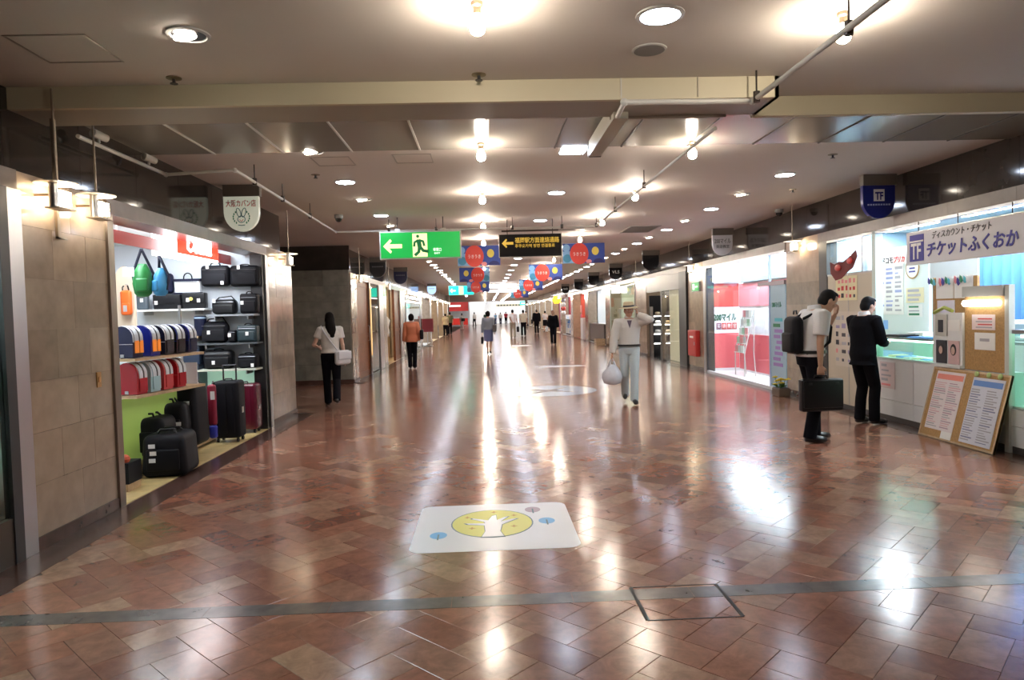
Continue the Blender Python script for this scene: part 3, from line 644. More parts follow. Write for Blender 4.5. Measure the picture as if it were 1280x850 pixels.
# ---------------- the bag shop on the left ----------------
IVORY = P('pale shop wall', (.55, .60, .66), .5)
struct(B(-6.5, 5.99, -.004, XL-.0, 9.99, .0025).build('floor', WOODY))
for i in range(9): B(-3.35+.0, 5.995+i*.443, .0025, XL, 5.995+(i+1)*.443-.004, .004).build('floor_board', WOODY, bpy.data.objects['floor.001'])
struct(B(-6.5, 9.95, 0, XL-.14, 10.1, 2.62).build('wall_back', IVORY)); struct(B(-6.6, 5.9, 0, -6.5, 10.1, 2.62).build('wall_left', IVORY))
struct(B(-6.5, 5.85, 0, XL-.14, 5.97, 2.62).build('wall_front', IVORY)); struct(B(-6.6, 5.85, 2.6, FL-.1, 10.1, 2.66).build('ceiling', P('shop ceiling', (.6, .63, .66), .6)))
def troffer(lab, x0, y0, x1, y1, z, m=TUBEM, grp=None):
    t = thing('ceiling_light', lab, 'lamp', ((x0+x1)/2, (y0+y1)/2, z), group=grp); w, d = (x1-x0)/2, (y1-y0)/2
    B(-w, -d, -.012, w, d, 0).build('frame', PIPE, t); B(-w+.02, -d+.02, -.018, w-.02, d-.02, -.012).build('diffuser', m, t); return t
troffer('bright ceiling light just inside the near end of the bag shop', -3.8, 6.3, -3.45, 7.7, 2.6)
troffer('ceiling light deep inside the bag shop behind the hanging green backpack', -5.3, 8.2, -4.3, 8.6, 2.6)
troffer('ceiling light near the far wall of the bag shop', -3.8, 8.5, -3.45, 9.5, 2.6)
# red band and lit red sign hung inside the opening
t = thing('red_band_sign', 'long plain red band hanging across the inside of the bag shop', 'sign', (-3.5, 6.02, 2.3))
B(-.02, 0, 0, 0, 3.9, .125).build('band', RED, t)
for y in (.9, 2.0, 3.4): MB().cyl((-.01, y, .125), (-.01, y, .3), .006, n=6).build('hanger', PIPE, t)
REDLIT = EM('lit red', (1, .05, .02), .8)
t = thing('shop_sign', 'glowing red box sign with white script inside the bag shop', 'sign', (-3.5, 7.9, 2.27))
WHLIT = EM('sign white', (1, .95, .97), 4)
B(-.14, 0, 0, .12, 1.22, .27).build('lightbox', WHLIT, t); B(.12, .03, .02, .126, 1.22, .265).build('red_face', REDLIT, t)
text('lettering', 'Osaka', .72, .17, WHLIT, t, (.128, .28, .055), ONLEFT, shear=.3, bold=.03)
for y in (.2, 1.0): MB().cyl((0, y, .27), (0, y, .33), .008, n=6).build('hanger', PIPE, t)

TAGP = P('white tag', (.85, .85, .85), .6)
def handle_tube(w, h, d=0, r=.009, z=0): return MB().tube([(w*math.cos(PI-PI*i/8), d, z+h*math.sin(PI*i/8)**.7 if 0 < i < 8 else z) for i in range(9)], r, 6)
def bag(name, lab, cat, x0, x1, z0, z1, y, m, depth=.16, r=.03, handle=.0, tagat=None, pocket=True, grp='bags on the far wall of the bag shop', flap=False, taper=0., strap=None, rz=0.):
    w, h = x1-x0, z1-z0-handle; t = thing(name, lab, cat, ((x0+x1)/2, y, z0), rz, grp)
    MB().rbox((0, 0, h/2), (w, depth, h), r, taper=taper).build('body', m, t, smooth=True)
    if pocket: MB().rbox((0, -depth/2-.006, h*.36), (w*.82, .03, h*.55), .012).build('pocket', m, t, smooth=True)
    if flap: MB().rbox((0, -depth/2-.004, h*.68), (w*.98, .024, h*.62), .01).build('flap', m, t, smooth=True)
    if handle: handle_tube(w*.17, handle, 0, .009, h-.005).build('handle', BLACKG, t, smooth='all')
    MB().tube([(-w*.42, -depth/2-.002, h*.80), (w*.42, -depth/2-.002, h*.80)], .004, 5).build('zip', P('zip metal', (.18, .18, .2), .3, .8), t)
    if strap: MB().tube([(-w*.45, 0, h*.8), (-w*.2, -.03, h*1.12), (w*.3, -.03, h*1.2), (w*.45, 0, h*.85)], .009, 6).build('strap', BLACKG, t, smooth='all')
    for q in (tagat or []): B(q[0]*w-.02, -depth/2-.03, q[1]*h-.025, q[0]*w+.02, -depth/2-.025, q[1]*h+.025).build('price_tag', TAGP, t)
    return t
def shelf(lab, x0, x1, y0, y1, z, m=WHITE, brackets=True, th=.025, grp=None):
    t = thing('wall_shelf', lab, 'shelf', ((x0+x1)/2, (y0+y1)/2, z), group=grp); w, d = (x1-x0)/2, (y1-y0)/2
    B(-w, -d, -th, w, d, 0).build('board', m, t)
    if brackets:
        for s in (-.7, .7): B(s*w-.008, -d*.8, -th-.05, s*w+.008, d, -th).build('bracket', STEEL, t)
    return t
W9 = 9.85
shelf('white shelf carrying two black briefcases on the bag shop wall', -4.75, -3.79, 9.65, 9.95, 1.705)
shelf('small light wood shelf with a red box on the bag shop wall', -4.3, -3.89, 9.65, 9.95, 1.33, WOODL)
shelf('grey shelf under the black boston bag and upright bag', -3.76, -3.13, 9.65, 9.95, 1.615, P('grey shelf', (.25, .27, .3), .4))
shelf('dark glass shelf under the slanted duffel and boxy bag', -3.92, -3.1, 9.65, 9.95, 1.23, P('dark shelf', (.08, .09, .1), .2))
shelf('lowest pale shelf above the wine-red suitcase', -4.05, -3.12, 9.62, 9.95, .875, P('pale shelf', (.5, .52, .45), .4))
bag('tote_bag', 'white tote bag with navy top band and ring handles on the shop wall', 'bag', -4.24, -3.90, 1.91, 2.20, W9, P('white canvas', (.7, .73, .76), .6), .1, .02, handle=.09, pocket=False)
o = bpy.data.objects['tote_bag']; B(-.175, -.056, .17, .175, .05, .205).build('top_band', NAVY, o); B(-.175, -.056, 0, .175, .05, .02).build('base_band', NAVY, o)
bag('briefcase', 'upper left of the two large black briefcases hanging at top of the shop wall', 'bag', -3.88, -3.50, 2.0, 2.335, W9, BLACK, .13, .05, handle=.045, tagat=[(-.2, .92), (.3, .16)])
bag('briefcase', 'upper right large black briefcase hanging beside the shop jamb', 'bag', -3.49, -3.09, 1.99, 2.30, W9, BLACK, .13, .05, handle=.02, tagat=[(-.15, .9)])
bag('briefcase', 'wide flat black briefcase standing on the white shelf', 'bag', -4.50, -4.13, 1.706, 1.905, 9.78, BLACKG, .1, .015, tagat=[(-.36, .45)], pocket=False, flap=True)
t = bag('briefcase', 'black briefcase with a yellow flower tag on the white shelf', 'bag', -4.11, -3.80, 1.706, 1.92, 9.78, BLACKG, .1, .015, tagat=[(.24, .5), (-.22, .55)], pocket=False, flap=True)
MB().sph((-.03, -.075, .13), (.03, .01, .025), 10, 6).build('flower_tag', P('yellow flower', (.6, .5, .12), .6), t)
bag('backpack', 'tall black backpack hanging behind the blue rucksack', 'bag', -4.48, -4.27, 1.92, 2.25, W9, NAVY, .12, .05, handle=.05)
bag('backpack', 'black backpack hanging behind the cream rounded board', 'bag', -5.05, -4.78, 1.92, 2.24, W9, NAVY, .12, .05, handle=.06)
bag('pouch_bag', 'small grey-black bag with white tag left on the white shelf', 'bag', -4.73, -4.58, 1.706, 1.92, 9.78, P('grey nylon', (.07, .09, .11), .45), .09, .03, tagat=[(.1, .6)], pocket=False)
bag('boston_bag', 'glossy black boston bag with loose strap on the grey shelf', 'bag', -3.72, -3.39, 1.616, 1.82, 9.78, BLACKG, .16, .06, tagat=[(-.33, .9)], strap=True)
bag('backpack', 'upright black bag with top handle and white tag on the grey shelf', 'bag', -3.34, -3.10, 1.616, 1.925, 9.78, BLACK, .13, .03, handle=.035, tagat=[(-.32, .55)])
t = thing('drum_bag', 'dark navy drum-shaped bag below the white shelf', 'bag', (-3.89, 9.76, 1.3305), group='bags on the far wall of the bag shop')
MB().lathe([(.075, 0), (.08, .02), (.08, .24), (.074, .27), (.03, .275)], 16).build('body', NAVY, t, smooth=True); MB().lathe([(.081, .235), (.083, .24), (.083, .25), (.081, .255)], 16).build('rim', P('pale rim', (.3, .4, .55), .3), t, smooth=True)
bag('duffel_bag', 'slouching black duffel bag on the dark glass shelf', 'bag', -3.88, -3.51, 1.231, 1.52, 9.78, BLACK, .18, .09, tagat=[(-.15, .5)], strap=True)
bag('boston_bag', 'boxy teal-black boston bag on the dark glass shelf', 'bag', -3.39, -3.12, 1.231, 1.49, 9.78, P('teal black', (.02, .04, .05), .35), .16, .03, tagat=[(.05, .5)], handle=.03)
bag('boston_bag', 'small black bag with big white tag between duffel and boxy bag', 'bag', -3.51, -3.40, 1.231, 1.40, 9.76, BLACK, .12, .03, tagat=[(-.2, .6)])
bag('briefcase', 'glossy black leather bag lying on the lowest pale shelf', 'bag', -3.86, -3.46, .876, 1.15, 9.77, BLACKG, .18, .06, tagat=[(-.1, .35)], handle=.02)
bag('briefcase', 'black bag with white corner tag on the lowest pale shelf', 'bag', -3.40, -3.13, .876, 1.09, 9.77, BLACK, .16, .05, tagat=[(.3, .2)], handle=.02)
bag('trunk_case', 'blue-black box case left of the glossy leather bag', 'bag', -4.14, -3.90, .94, 1.2, 9.8, P('blue black vinyl', (.02, .035, .07), .35), .2, .02, pocket=False)
t = thing('gift_box', 'small red box on the light wood shelf', 'box', (-4.07, 9.74, 1.3305)); B(-.04, -.03, 0, .04, .03, .045).build('carton', P('orange red card', (.6, .1, .04), .5), t); B(-.042, -.032, .045, .042, .032, .058).build('lid', P('orange red card', (.6, .1, .04), .5), t)
t = thing('backlit_board', 'pale green glowing panel under the lowest shelf', 'panel', (-3.55, 9.93, .6)); B(-.42, -.01, 0, .42, .01, .25).build('sheet', P('mint panel', (.55, .8, .68), .4, emit=((.5, .9, .7), .12)), t); B(-.43, -.014, -.015, .43, .012, 0).build('rail', STEEL, t)
t = thing('base_cabinet', 'dark case under the blue-black box case', 'cabinet', (-4.02, 9.78, 0)); B(-.13, -.15, .06, .13, .15, .938).build('carcass', P('dark cabinet', (.03, .04, .06), .4), t); B(-.12, -.155, .1, .12, -.15, .9).build('door', P('dark cabinet', (.03, .04, .06), .4), t); B(-.12, -.14, 0, .12, .14, .06).build('kick_plate', BLACK, t)

# rows of school satchels, domes toward the near end, on an angled two-shelf rack
RZ = -.154
rack = thing('display_rack', 'two-tier light wood rack for school satchels in the bag shop', 'rack', (-3.50, 6.98, .1165), RZ)
for z in (1.044, .684): B(-.13, -.08, z, .14, 1.12, z+.028).build('shelf_board', WOODL, rack)
for x, y in ((-.12, -.06), (-.12, 1.10)): B(x-.012, y-.012, 0, x+.012, y+.012, 1.6).build('upright', STEEL, rack)
B(-.15, -.08, .0, -.14, 1.12, .66).build('back_panel', P('lime panel', (.42, .62, .12), .5, emit=((.55, .8, .2), .05)), rack)
DR = [(-.108, 0), (.108, 0), (.112, .15)] + [(.112*math.cos(PI*i/12), .19+.118*math.sin(PI*i/12)) for i in range(13)] + [(-.112, .15)]
def satchel(lab, k, z, m, m2, patch=None, s=1.):
    y = .0 + .205*k; p = Matrix.Rotation(RZ, 4, 'Z') @ Vector((0, y, 0))
    t = thing('school_satchel', lab, 'bag', (-3.50+p.x, 6.98+p.y, z), RZ, 'school satchels on the display rack')
    q = lambda sc: [(a*sc, .15+(b-.15)*sc) for a, b in DR]
    MB().prism([(a*.96, b) for a, b in DR], (0, .155, .005), (1, 0, 0), (0, 0, 1), .13).build('body', m, t)
    MB().prism(q(.99), (0, .025, .005), (1, 0, 0), (0, 0, 1), .03).build('front_flap', m, t)
    arch = DR[2:-1]
    def band(nm, y0, y1, mm, a, b):
        o = [(p_[0]*b, .15+(p_[1]-.15)*b+.005) for p_ in arch]; i = [(p_[0]*a, .15+(p_[1]-.15)*a+.005) for p_ in reversed(arch)]
        MB().prism(o+i, (0, y1, 0), (1, 0, 0), (0, 0, 1), y1-y0).build(nm, mm, t)
    band('piping_and_sheen', .0, .012, m2, .985, 1.02); band('painted_sheen', .03, .085, P('painted cover sheen', (.7, .74, .8), .12), .97, 1.03); band('piping_and_sheen', .09, .105, INK, .97, 1.035); band('painted_sheen', .11, .15, P('painted cover sheen', (.7, .74, .8), .12), .97, 1.03)  # white and ink bands: gusset reflection put into colour; first band is real trim
    B(-.112, -.008, .135, .112, -.004, .139).build('seam', m2, t); B(-.018, -.012, .01, .018, -.004, .04).build('buckle', STEEL, t)
    if patch:
        for a in ((.03, .085), (.105, .15)): B(.108, a[0], .05, .118, a[1], .17).build('side_patch', patch, t)
    else: B(.108, .03, .03, .116, .15, .16).build('side_pocket', m, t)
    return t
OR = P('safety orange', (.75, .2, .02), .35, emit=((1, .3, .02), .12)); NVY = P('navy enamel', (.01, .012, .05), .25); BLU = P('blue enamel', (.012, .02, .22), .25); BKE = P('black enamel', (.01, .01, .014), .22); RDE = P('red enamel', (.42, .015, .025), .25); CRE = P('coral enamel', (.55, .05, .05), .3); CYE = P('pale cyan enamel', (.4, .62, .68), .25); WHE = P('white card', (.7, .7, .74), .5)
satchel('navy satchel with orange side patches, leftmost on the upper rack', -.3, 1.189, NVY, WHE, OR); satchel('bright blue domed satchel with orange patches on the upper rack', 1.05, 1.189, BLU, BLU, OR)
satchel('black satchel right after the blue one on the upper rack', 2.2, 1.189, BKE, WHE); satchel('black satchel with indigo seam, second from the right on the upper rack', 3.2, 1.189, BKE, BLU); satchel('dark navy satchel, rightmost on the upper rack', 4.3, 1.189, NVY, BLU)
satchel('deep red domed satchel, leftmost on the lower rack', -.1, .829, RDE, RDE); satchel('pale cyan satchel behind the deep red one', .95, .829, CYE, WHE); satchel('coral red satchel in the middle of the lower rack', 2.0, .829, CRE, CRE); satchel('bright red satchel, rightmost red one on the lower rack', 3.15, .829, RDE, CRE)
t = thing('display_card', 'white card standing at the right end of the satchel rack', 'card', (-3.34, 8.06, .829), RZ); B(-.07, 0, 0, .07, .01, .24).build('card', WHE, t); B(-.05, .01, 0, .05, .06, .008).build('foot', WHE, t)
t = thing('display_board', 'cream board with rounded top behind the left satchels', 'board', (-4.055, 8.1, 1.1)); 
MB().prism([(-.11, 0), (.11, 0), (.11, .85)] + [(.11*math.cos(PI*i/14), .87+.2*math.sin(PI*i/14)) for i in range(15)] + [(-.11, .85)], (0, .03, 0), (1, 0, 0), (0, 0, 1), .03).build('panel', P('cream laminate', (.66, .55, .42), .4), t)
MB().cyl((.04, .02, .86), (.04, -.05, .865), .006, n=6).build('hook', STEEL, t); B(-.02, .02, -.983, .02, .05, 0).build('post', STEEL, t)
t = thing('shoulder_pouch', 'orange shoulder pouch hanging on the cream rounded board', 'bag', (-4.015, 8.05, 1.61))
MB().rbox((0, 0, .15), (.12, .06, .28), .03).build('body', P('orange nylon', (.75, .13, .015), .45), t, smooth=True); MB().rbox((.01, -.036, .08), (.085, .03, .13), .012).build('pocket', P('orange nylon', (.75, .13, .015), .45), t, smooth=True); B(-.01, -.056, .05, .03, -.052, .12).build('label_patch', P('grey mesh', (.4, .38, .4), .6), t)
for s in (-.035, .035): MB().tube([(s, 0, .28), (s*.9, -.01, .32), (s*.6, 0, .34)], .008, 6).build('strap_loop', BLACKG, t)
# rucksacks hung from the band
def ruck(lab, x, y, z, m, w, h, rz): 
    t = thing('rucksack', lab, 'bag', (x, y, z), rz, 'rucksacks hanging from the red band')
    MB().loft([((0, 0, 0), w*.25, .05), ((0, 0, h*.1), w*.42, .075), ((0, 0, h*.4), w*.5, .085), ((0, .01, h*.75), w*.42, .07), ((0, .02, h), w*.2, .03)], 14).build('body', m, t, smooth='all')
    MB().rbox((0, -.075, h*.35), (w*.6, .04, h*.4), .018).build('pocket', m, t, smooth=True)
    for s in (-1, 1): MB().tube([(s*w*.38, .03, h*.2), (s*w*.5, .05, h*.7), (s*w*.2, .02, h*1.15), (0, 0, h*1.45)], .014, 6).build('strap', P('navy webbing', (.012, .014, .04), .6), t, smooth='all')
    return t
t = ruck('green rucksack hanging from the red band in the bag shop', -3.42, 7.2, 1.79, P('green nylon', (.02, .22, .05), .45), .19, .33, .3)
B(-.16, -.09, .2, -.06, -.085, .29).build('price_card', TAGP, t)
ruck('bright blue rucksack hanging beside the green one', -3.285, 7.28, 1.80, P('sky blue nylon', (.06, .35, .7), .45), .13, .28, -.4)
# luggage on the floor and on the low plinth
t = thing('low_plinth', 'long low light wood plinth under the luggage', 'platform', (-3.9, 8.1, .0045)); B(-.42, -1.3, .03, .43, 1.1, .115).build('deck', WOODL, t); B(-.38, -1.26, 0, .38, 1.06, .03).build('base', INK, t)
def duffel(lab, x, y, z, w, d, h, rz, tags=()):
    t = thing('duffel_bag', lab, 'bag', (x, y, z), rz, 'black luggage on the bag shop floor')
    MB().rbox((0, 0, h*.5), (w, d, h), .07, taper=.12).build('body', BLACK, t, smooth=True); MB().rbox((0, -d/2-.005, h*.42), (w*.7, .04, h*.5), .018).build('pocket', BLACK, t, smooth=True)
    for s in (-1, 1): MB().tube([(-w*.25, s*d*.3, h*.9), (-w*.15, s*d*.15, h*1.08), (w*.15, s*d*.15, h*1.08), (w*.25, s*d*.3, h*.9)], .013, 6).build('handle', BLACKG, t, smooth='all')
    for a, b in tags: B(a-.03, -d/2-.034, b-.02, a+.03, -d/2-.028, b+.02).build('price_tag', TAGP, t)
    return t
duffel('big black duffel bag with three white tags on the floor of the bag shop', -3.22, 7.2, .0045, .44, .46, .42, .1, ((-.09, .32), (-.08, .25), (-.09, .18)))
duffel('limp black duffel bag on the plinth behind the big one', -3.60, 7.55, .12, .5, .4, .42, .05)
duffel('black duffel bag with slanted white tag on the plinth middle', -3.50, 8.2, .12, .46, .4, .70, 0, ((.1, .14), (.13, .5)))
duffel('slumped black duffel bag between the upright bags on the plinth', -3.56, 7.9, .12, .5, .3, .52, .15, ((.16, .3),))
bag('backpack', 'bulky black backpack on top of the plinth luggage', 'bag', -3.78, -3.50, .12, .93, 8.62, BLACK, .3, .1, grp='black luggage on the bag shop floor', tagat=[(.2, .7)], handle=.05)
t = thing('sale_leaflet', 'folded white leaflet at the plinth edge under the duffel bags', 'leaflet', (-3.44, 7.95, .13)); MB().prism([(-.1, 0), (.08, .02), (.12, .13), (-.02, .06)], (0, 0, 0), (.3, 1, 0), (.7, 0, .3), .003).build('sheet', TAGP, t)
t = thing('satchel_stand_box', 'dark box with an orange-red lid label on a wooden base by the jamb', 'box', (-3.36, 6.55, .0045)); B(-.09, -.12, .0, .09, .12, .07).build('wood_base', WOODL, t); B(-.1, -.12, .07, .1, .12, .26).build('dark_box', BLACK, t); MB().sph((.03, -.06, .29), (.06, .05, .045), 10, 6).build('red_lid', P('orange red card', (.6, .1, .04), .5), t)
t = thing('hanging_pouch', 'long wine-red pouch with a blue tip hanging by the trolley case', 'bag', (-3.33, 8.60, .135)); MB().rbox((0, 0, .38), (.1, .08, .5), .035).build('body', P('wine red nylon', (.25, .015, .04), .4), t, smooth=True); MB().rbox((.01, -.02, .06), (.09, .08, .16), .03).build('blue_tip', P('blue nylon', (.03, .04, .4), .4), t, smooth=True); B(.0, -.05, .45, .05, -.045, .55).build('price_tag', TAGP, t); MB().tube([(0, 0, .6), (.0, .05, .66), (0, .1, .6)], .01, 6).build('strap', BLACKG, t)
def suitcase(lab, x, y, w, d, h, m, ribs=3, pull=True, rz=0):
    t = thing('suitcase', lab, 'suitcase', (x, y, .0045), rz, 'suitcases at the far end of the bag shop')
    MB().rbox((0, 0, .05+h/2), (w, d, h), .04).build('shell', m, t, smooth=True)
    for i in range(ribs): B(-w*.3+i*w*.6/(ribs-1)-.006, -d/2-.006, .12, -w*.3+i*w*.6/(ribs-1)+.006, -d/2+.01, h-.02).build('rib', m, t)
    for a in (-1, 1):
        for b in (-1, 1): MB().cyl((a*w*.38-.012, b*d*.33, .026), (a*w*.38+.012, b*d*.33, .026), .026, n=10).build('wheel', BLACKG, t)
    MB().tube([(-.05, 0, h+.045), (-.04, 0, h+.07), (.04, 0, h+.07), (.05, 0, h+.045)], .01, 6).build('grip', BLACKG, t)
    if pull:
        q = MB(); q.tube([(-w*.25, .05, h), (-w*.25, .05, h+.24), (w*.25, .05, h+.24), (w*.25, .05, h)], .011, 6); q.build('pull_handle', DKSTEEL, t)
    B(w/2-.004, -.03, h*.5, w/2+.006, .03, h*.6).build('lock', STEEL, t); return t
suitcase('tall black trolley suitcase with raised pull handle', -3.27, 9.0, .32, .26, .72, BLACK)
t = suitcase('wine-red hard suitcase standing by the far jamb', -3.30, 9.66, .38, .25, .62, P('wine red shell', (.10, .008, .022), .25), 4, False)
B(-.15, -.15, .5, .04, -.14, .66).build('poster_card', PAPER, t); B(-.13, -.152, .56, .0, -.15, .60).build('red_print', INKR, t)
t = thing('ceramic_piggy', 'small peach-coloured figure on top of the luggage', 'ornament', (-3.5, 8.3, .69)); MB().sph((0, 0, .04), (.045, .04, .04), 10, 7).build('body', P('peach vinyl', (.75, .35, .2), .4), t, smooth='all'); MB().sph((.02, -.01, .085), .028, 10, 7).build('head', P('peach vinyl', (.75, .35, .2), .4), t, smooth='all')

struct(B(-4.5, 2.6, 0, -3.12, 4.99, .298).build('floor', P('dark base panel', (.05, .035, .025), .4)))
# neighbour shop window at the far left edge of the picture
t = struct(B(XL-.02, 2.6, 2.33, XL+.02, 4.62, 2.43).build('window_1', DKSTEEL)); B(XL-.02, 2.6, 0, XL+.02, 4.62, .3).build('sill_panel', P('dark base panel', (.05, .035, .025), .4), t)
B(XL-.03, 4.58, 0, XL+.03, 4.67, 2.43).build('mullion', P('black jamb', (.02, .02, .022), .4), t); B(XL-.004, 2.6, .3, XL+.004, 4.58, 2.33).build('pane', PANE, t)
struct(B(-4.6, 2.6, 0, -4.5, 5.8, 2.6).build('wall_left', P('mint wall', (.55, .68, .6), .5))); struct(B(-4.6, 2.6, 2.5, FL-.1, 5.8, 2.55).build('ceiling', IVORY)); struct(B(-4.6, 5.0, 0, -3.6, 5.1, 2.5).build('wall_back', P('mint wall', (.55, .68, .6), .5)))
troffer('strip light inside the glass-fronted shop at the far left edge', -4.1, 2.9, -3.7, 4.7, 2.5)
t = thing('glass_shelf', 'green glass shelf stand with small jars in the far left window', 'shelf', (-3.42, 4.35, .2995))
for z in (.25, .75, 1.2): B(-.2, -.25, z, .2, .2, z+.012).build('shelf_plate', P('green glass', (.25, .55, .4), .1), t)
for a in (-.19, .19): B(a-.01, .17, 0, a+.01, .19, 1.4).build('upright', STEEL, t)
B(-.22, -.27, 0, .22, .22, .1).build('base', WOODL, t)
for k, z in enumerate((.562, 1.062)):
    t = thing('jar', ('upper', 'lower')[1-k] + ' small glass jar on the green shelf in the far left window', 'jar', (-3.33, 4.3, z)); MB().lathe([(.05, 0), (.055, .02), (.055, .12), (.04, .15)], 14).build('body', P('green jar', (.2, .45, .3), .1), t, smooth=True); MB().lathe([(.042, .15), (.042, .18), (.02, .182)], 14).build('lid', STEEL, t, smooth=True)
# ---------------- ticket shop on the right ----------------
BEIGE = P('beige panel', (.50, .44, .34), .4, noise=(2, .05)); MINT = P('pale mint post', (.58, .70, .64), .35); TEALW = P('teal wall', (.05, .22, .30), .5)
w = struct(B(5.24, 5.4, 0, 5.34, 9.22, .45).build('wall_right', WHITE))
B(5.24, 6.8, .45, 5.34, 9.22, .8).build('upper_base', WHITE, w)
for a, b in ((6.82, 7.6), (7.6, 8.4), (8.4, 9.21)):
    B(5.205, a+.003, .275, 5.24, b-.003, .795).build('base_panel', WHITE, w); B(5.205, a+.003, .07, 5.24, b-.003, .268).build('base_panel', WHITE, w)
B(5.205, 5.4, .07, 5.24, 6.79, .268).build('base_panel', WHITE, w); B(5.205, 5.4, .275, 5.24, 6.79, .44).build('base_panel', WHITE, w)
B(5.215, 5.4, 0, 5.24, 10.55, .07).build('kick_strip', P('dark kick', (.06, .05, .045), .5), w)
p = struct(B(5.205, 9.30, .07, 5.26, 10.53, 1.95).build('wall_right', BEIGE)); B(5.2, 9.30, 1.95, 5.27, 10.53, 1.975).build('top_rail', STEEL, p)
B(5.2, 9.92, .07, 5.206, 9.93, 1.95).build('panel_joint', STEEL, p)
struct(B(5.2, 9.21, 0, 5.3, 9.30, 2.49).build('trim_3', MINT)); struct(B(5.2, 9.52, 1.95, 5.27, 9.56, 2.49).build('trim_3', STEEL))
g = struct(B(5.2, 5.4, 2.455, 5.28, 10.55, 2.49).build('window_2', STEEL)); B(5.23, 9.56, 1.98, 5.24, 10.53, 2.455).build('pane', PANE, g); B(5.23, 9.30, 1.98, 5.24, 9.52, 2.455).build('pane', PANE, g)
struct(B(7.3, 5.3, 0, 7.4, 10.8, 2.62).build('wall_right', TEALW)); struct(B(5.36, 10.6, 0, 7.3, 10.75, 2.62).build('wall_back', P('grey blue wall', (.25, .36, .45), .5))); struct(B(5.36, 5.3, 2.6, 7.4, 10.75, 2.65).build('ceiling', WHITE)); struct(B(5.34, 5.4, -.004, 7.3, 10.6, .01).build('floor', P('grey vinyl', (.35, .36, .36), .4)))
for y0, n in ((5.9, 'near'), (7.5, 'middle'), (9.2, 'far')): troffer('%s ceiling light inside the ticket shop' % n, 5.6, y0, 6.1, y0+1.2, 2.6, EM('ticket shop tube', (.82, .92, 1), 22))
# hanging name board
t = thing('name_board', 'long white hanging name board with blue lettering over the ticket counter', 'sign', (5.16, 8.45, 1.985))
B(0, -2.9, 0, .05, 0, .375).build('board', P('name board white', (.55, .55, .60), .3), t); B(-.002, -2.9, -.012, .052, 0, 0).build('lower_rail', STEEL, t); B(-.002, -2.9, .375, .052, 0, .387).build('upper_rail', STEEL, t)
B(-.004, -.34, .03, 0, -.07, .345).build('emblem_square', INKB, t); B(-.007, -.335, .255, -.003, -.075, .275).build('emblem_line', PAPER, t); text('emblem_lettering', 'TF', .19, .19, PAPER, t, (-.006, -.10, .055), ONRIGHT, bold=.02)
text('lettering', 'ディスカウント・チケット', .95, .085, INK, t, (-.004, -.50, .265), ONRIGHT, shear=.15); text('lettering', 'チケットふくおか', 1.42, .17, INKB, t, (-.004, -.40, .06), ONRIGHT, shear=.12, bold=.025)
for y in (-.2, -.9, -1.7): MB().cyl((.025, y, .38), (.025, y, .5), .006, n=6).build('hanger', ROD, t)
# posters: flat printed sheets; unreadable small print is a set of short bars
def poster(name, lab, x, y0, y1, z0, z1, base, rows, par=None, seed=1, cols=1, inks=(GREYINK,), face=-1, head=None, fill=.7):
    rr = random.Random(seed); t = thing(name, lab, 'poster', (x, (y0+y1)/2, z0)); w, h = (y1-y0)/2, z1-z0; s = face
    B(min(0, s*.003), -w, 0, max(0, s*.003), w, h).build('sheet', base, t)
    top = h*.96
    if head: B(min(s*.003, s*.005), -w*.85, h*.84, max(s*.003, s*.005), w*.85, h*.95).build('heading', head, t); top = h*.8
    for c in range(cols):
        for r in range(rows):
            cw = 2*w/cols; a = -w+c*cw+cw*.1; L_ = cw*.8*rr.uniform(fill*.6, 1); z = h*.05+(top-h*.05)*(r+.25)/rows; d = (top-h*.05)/rows*rr.uniform(.3, .6)
            B(min(s*.003, s*.005), -a-L_, z, max(s*.003, s*.005), -a, z+d).build('print_line', inks[rr.randrange(len(inks))], t)
    return t
b = struct(B(5.76, 8.95, .85, 5.80, 10.25, 2.30).build('wall_right', P('white notice board', (.70, .78, .76), .4)))
t = poster('notice_poster', 'white price list poster with blue columns on the ticket shop notice board', 5.757, 9.50, 10.16, 1.36, 2.07, PAPER, 10, seed=3, cols=3, inks=(P('pale blue print', (.3, .35, .6), .5), GREYINK))
t = poster('notice_header', 'white header strip with black and red kana above the price list', 5.75, 9.42, 10.02, 2.06, 2.20, PAPER, 0); text('lettering', 'ドコモ', .26, .09, INK, t, (-.006, .27, .025), ONRIGHT, bold=.02); text('lettering', 'プリカ', .26, .09, INKR, t, (-.006, -.01, .025), ONRIGHT, shear=.2, bold=.02)
poster('notice_poster', 'cream sheet pinned right of the price list poster', 5.757, 9.05, 9.44, 1.52, 1.72, P('cream paper', (.72, .66, .42), .7), 3, seed=5)
poster('notice_poster', 'small white sheet with green line below the cream sheet', 5.757, 9.08, 9.41, 1.33, 1.50, PAPER, 3, seed=6, inks=(GREYINK, INKG))
poster('notice_poster', 'small blue sticker low on the notice board', 5.757, 9.88, 10.13, 1.15, 1.28, P('light blue sticker', (.25, .45, .8), .6), 2, seed=7, inks=(PAPER,))
t = thing('round_notice', 'round white notice with a brown rim under the name board', 'poster', (5.75, 9.29, 1.99)); MB().prism(disc(.15, 24), (0, 0, 0), (0, 1, 0), (0, 0, 1), .004).build('rim', CORK, t); MB().prism(disc(.13, 24), (-.003, 0, 0), (0, 1, 0), (0, 0, 1), .003).build('face', PAPER, t)
for i in range(3): B(-.005, -.07+.01*i, -.06+i*.045, -.003, .07-.01*i, -.04+i*.045).build('print_line', INKB, t)
t = poster('wall_poster', 'poster with red and black kana on the beige panel', 5.203, 9.68, 10.28, 1.58, 1.93, P('cream paper', (.72, .66, .42), .7), 0); 
rr = random.Random(4)
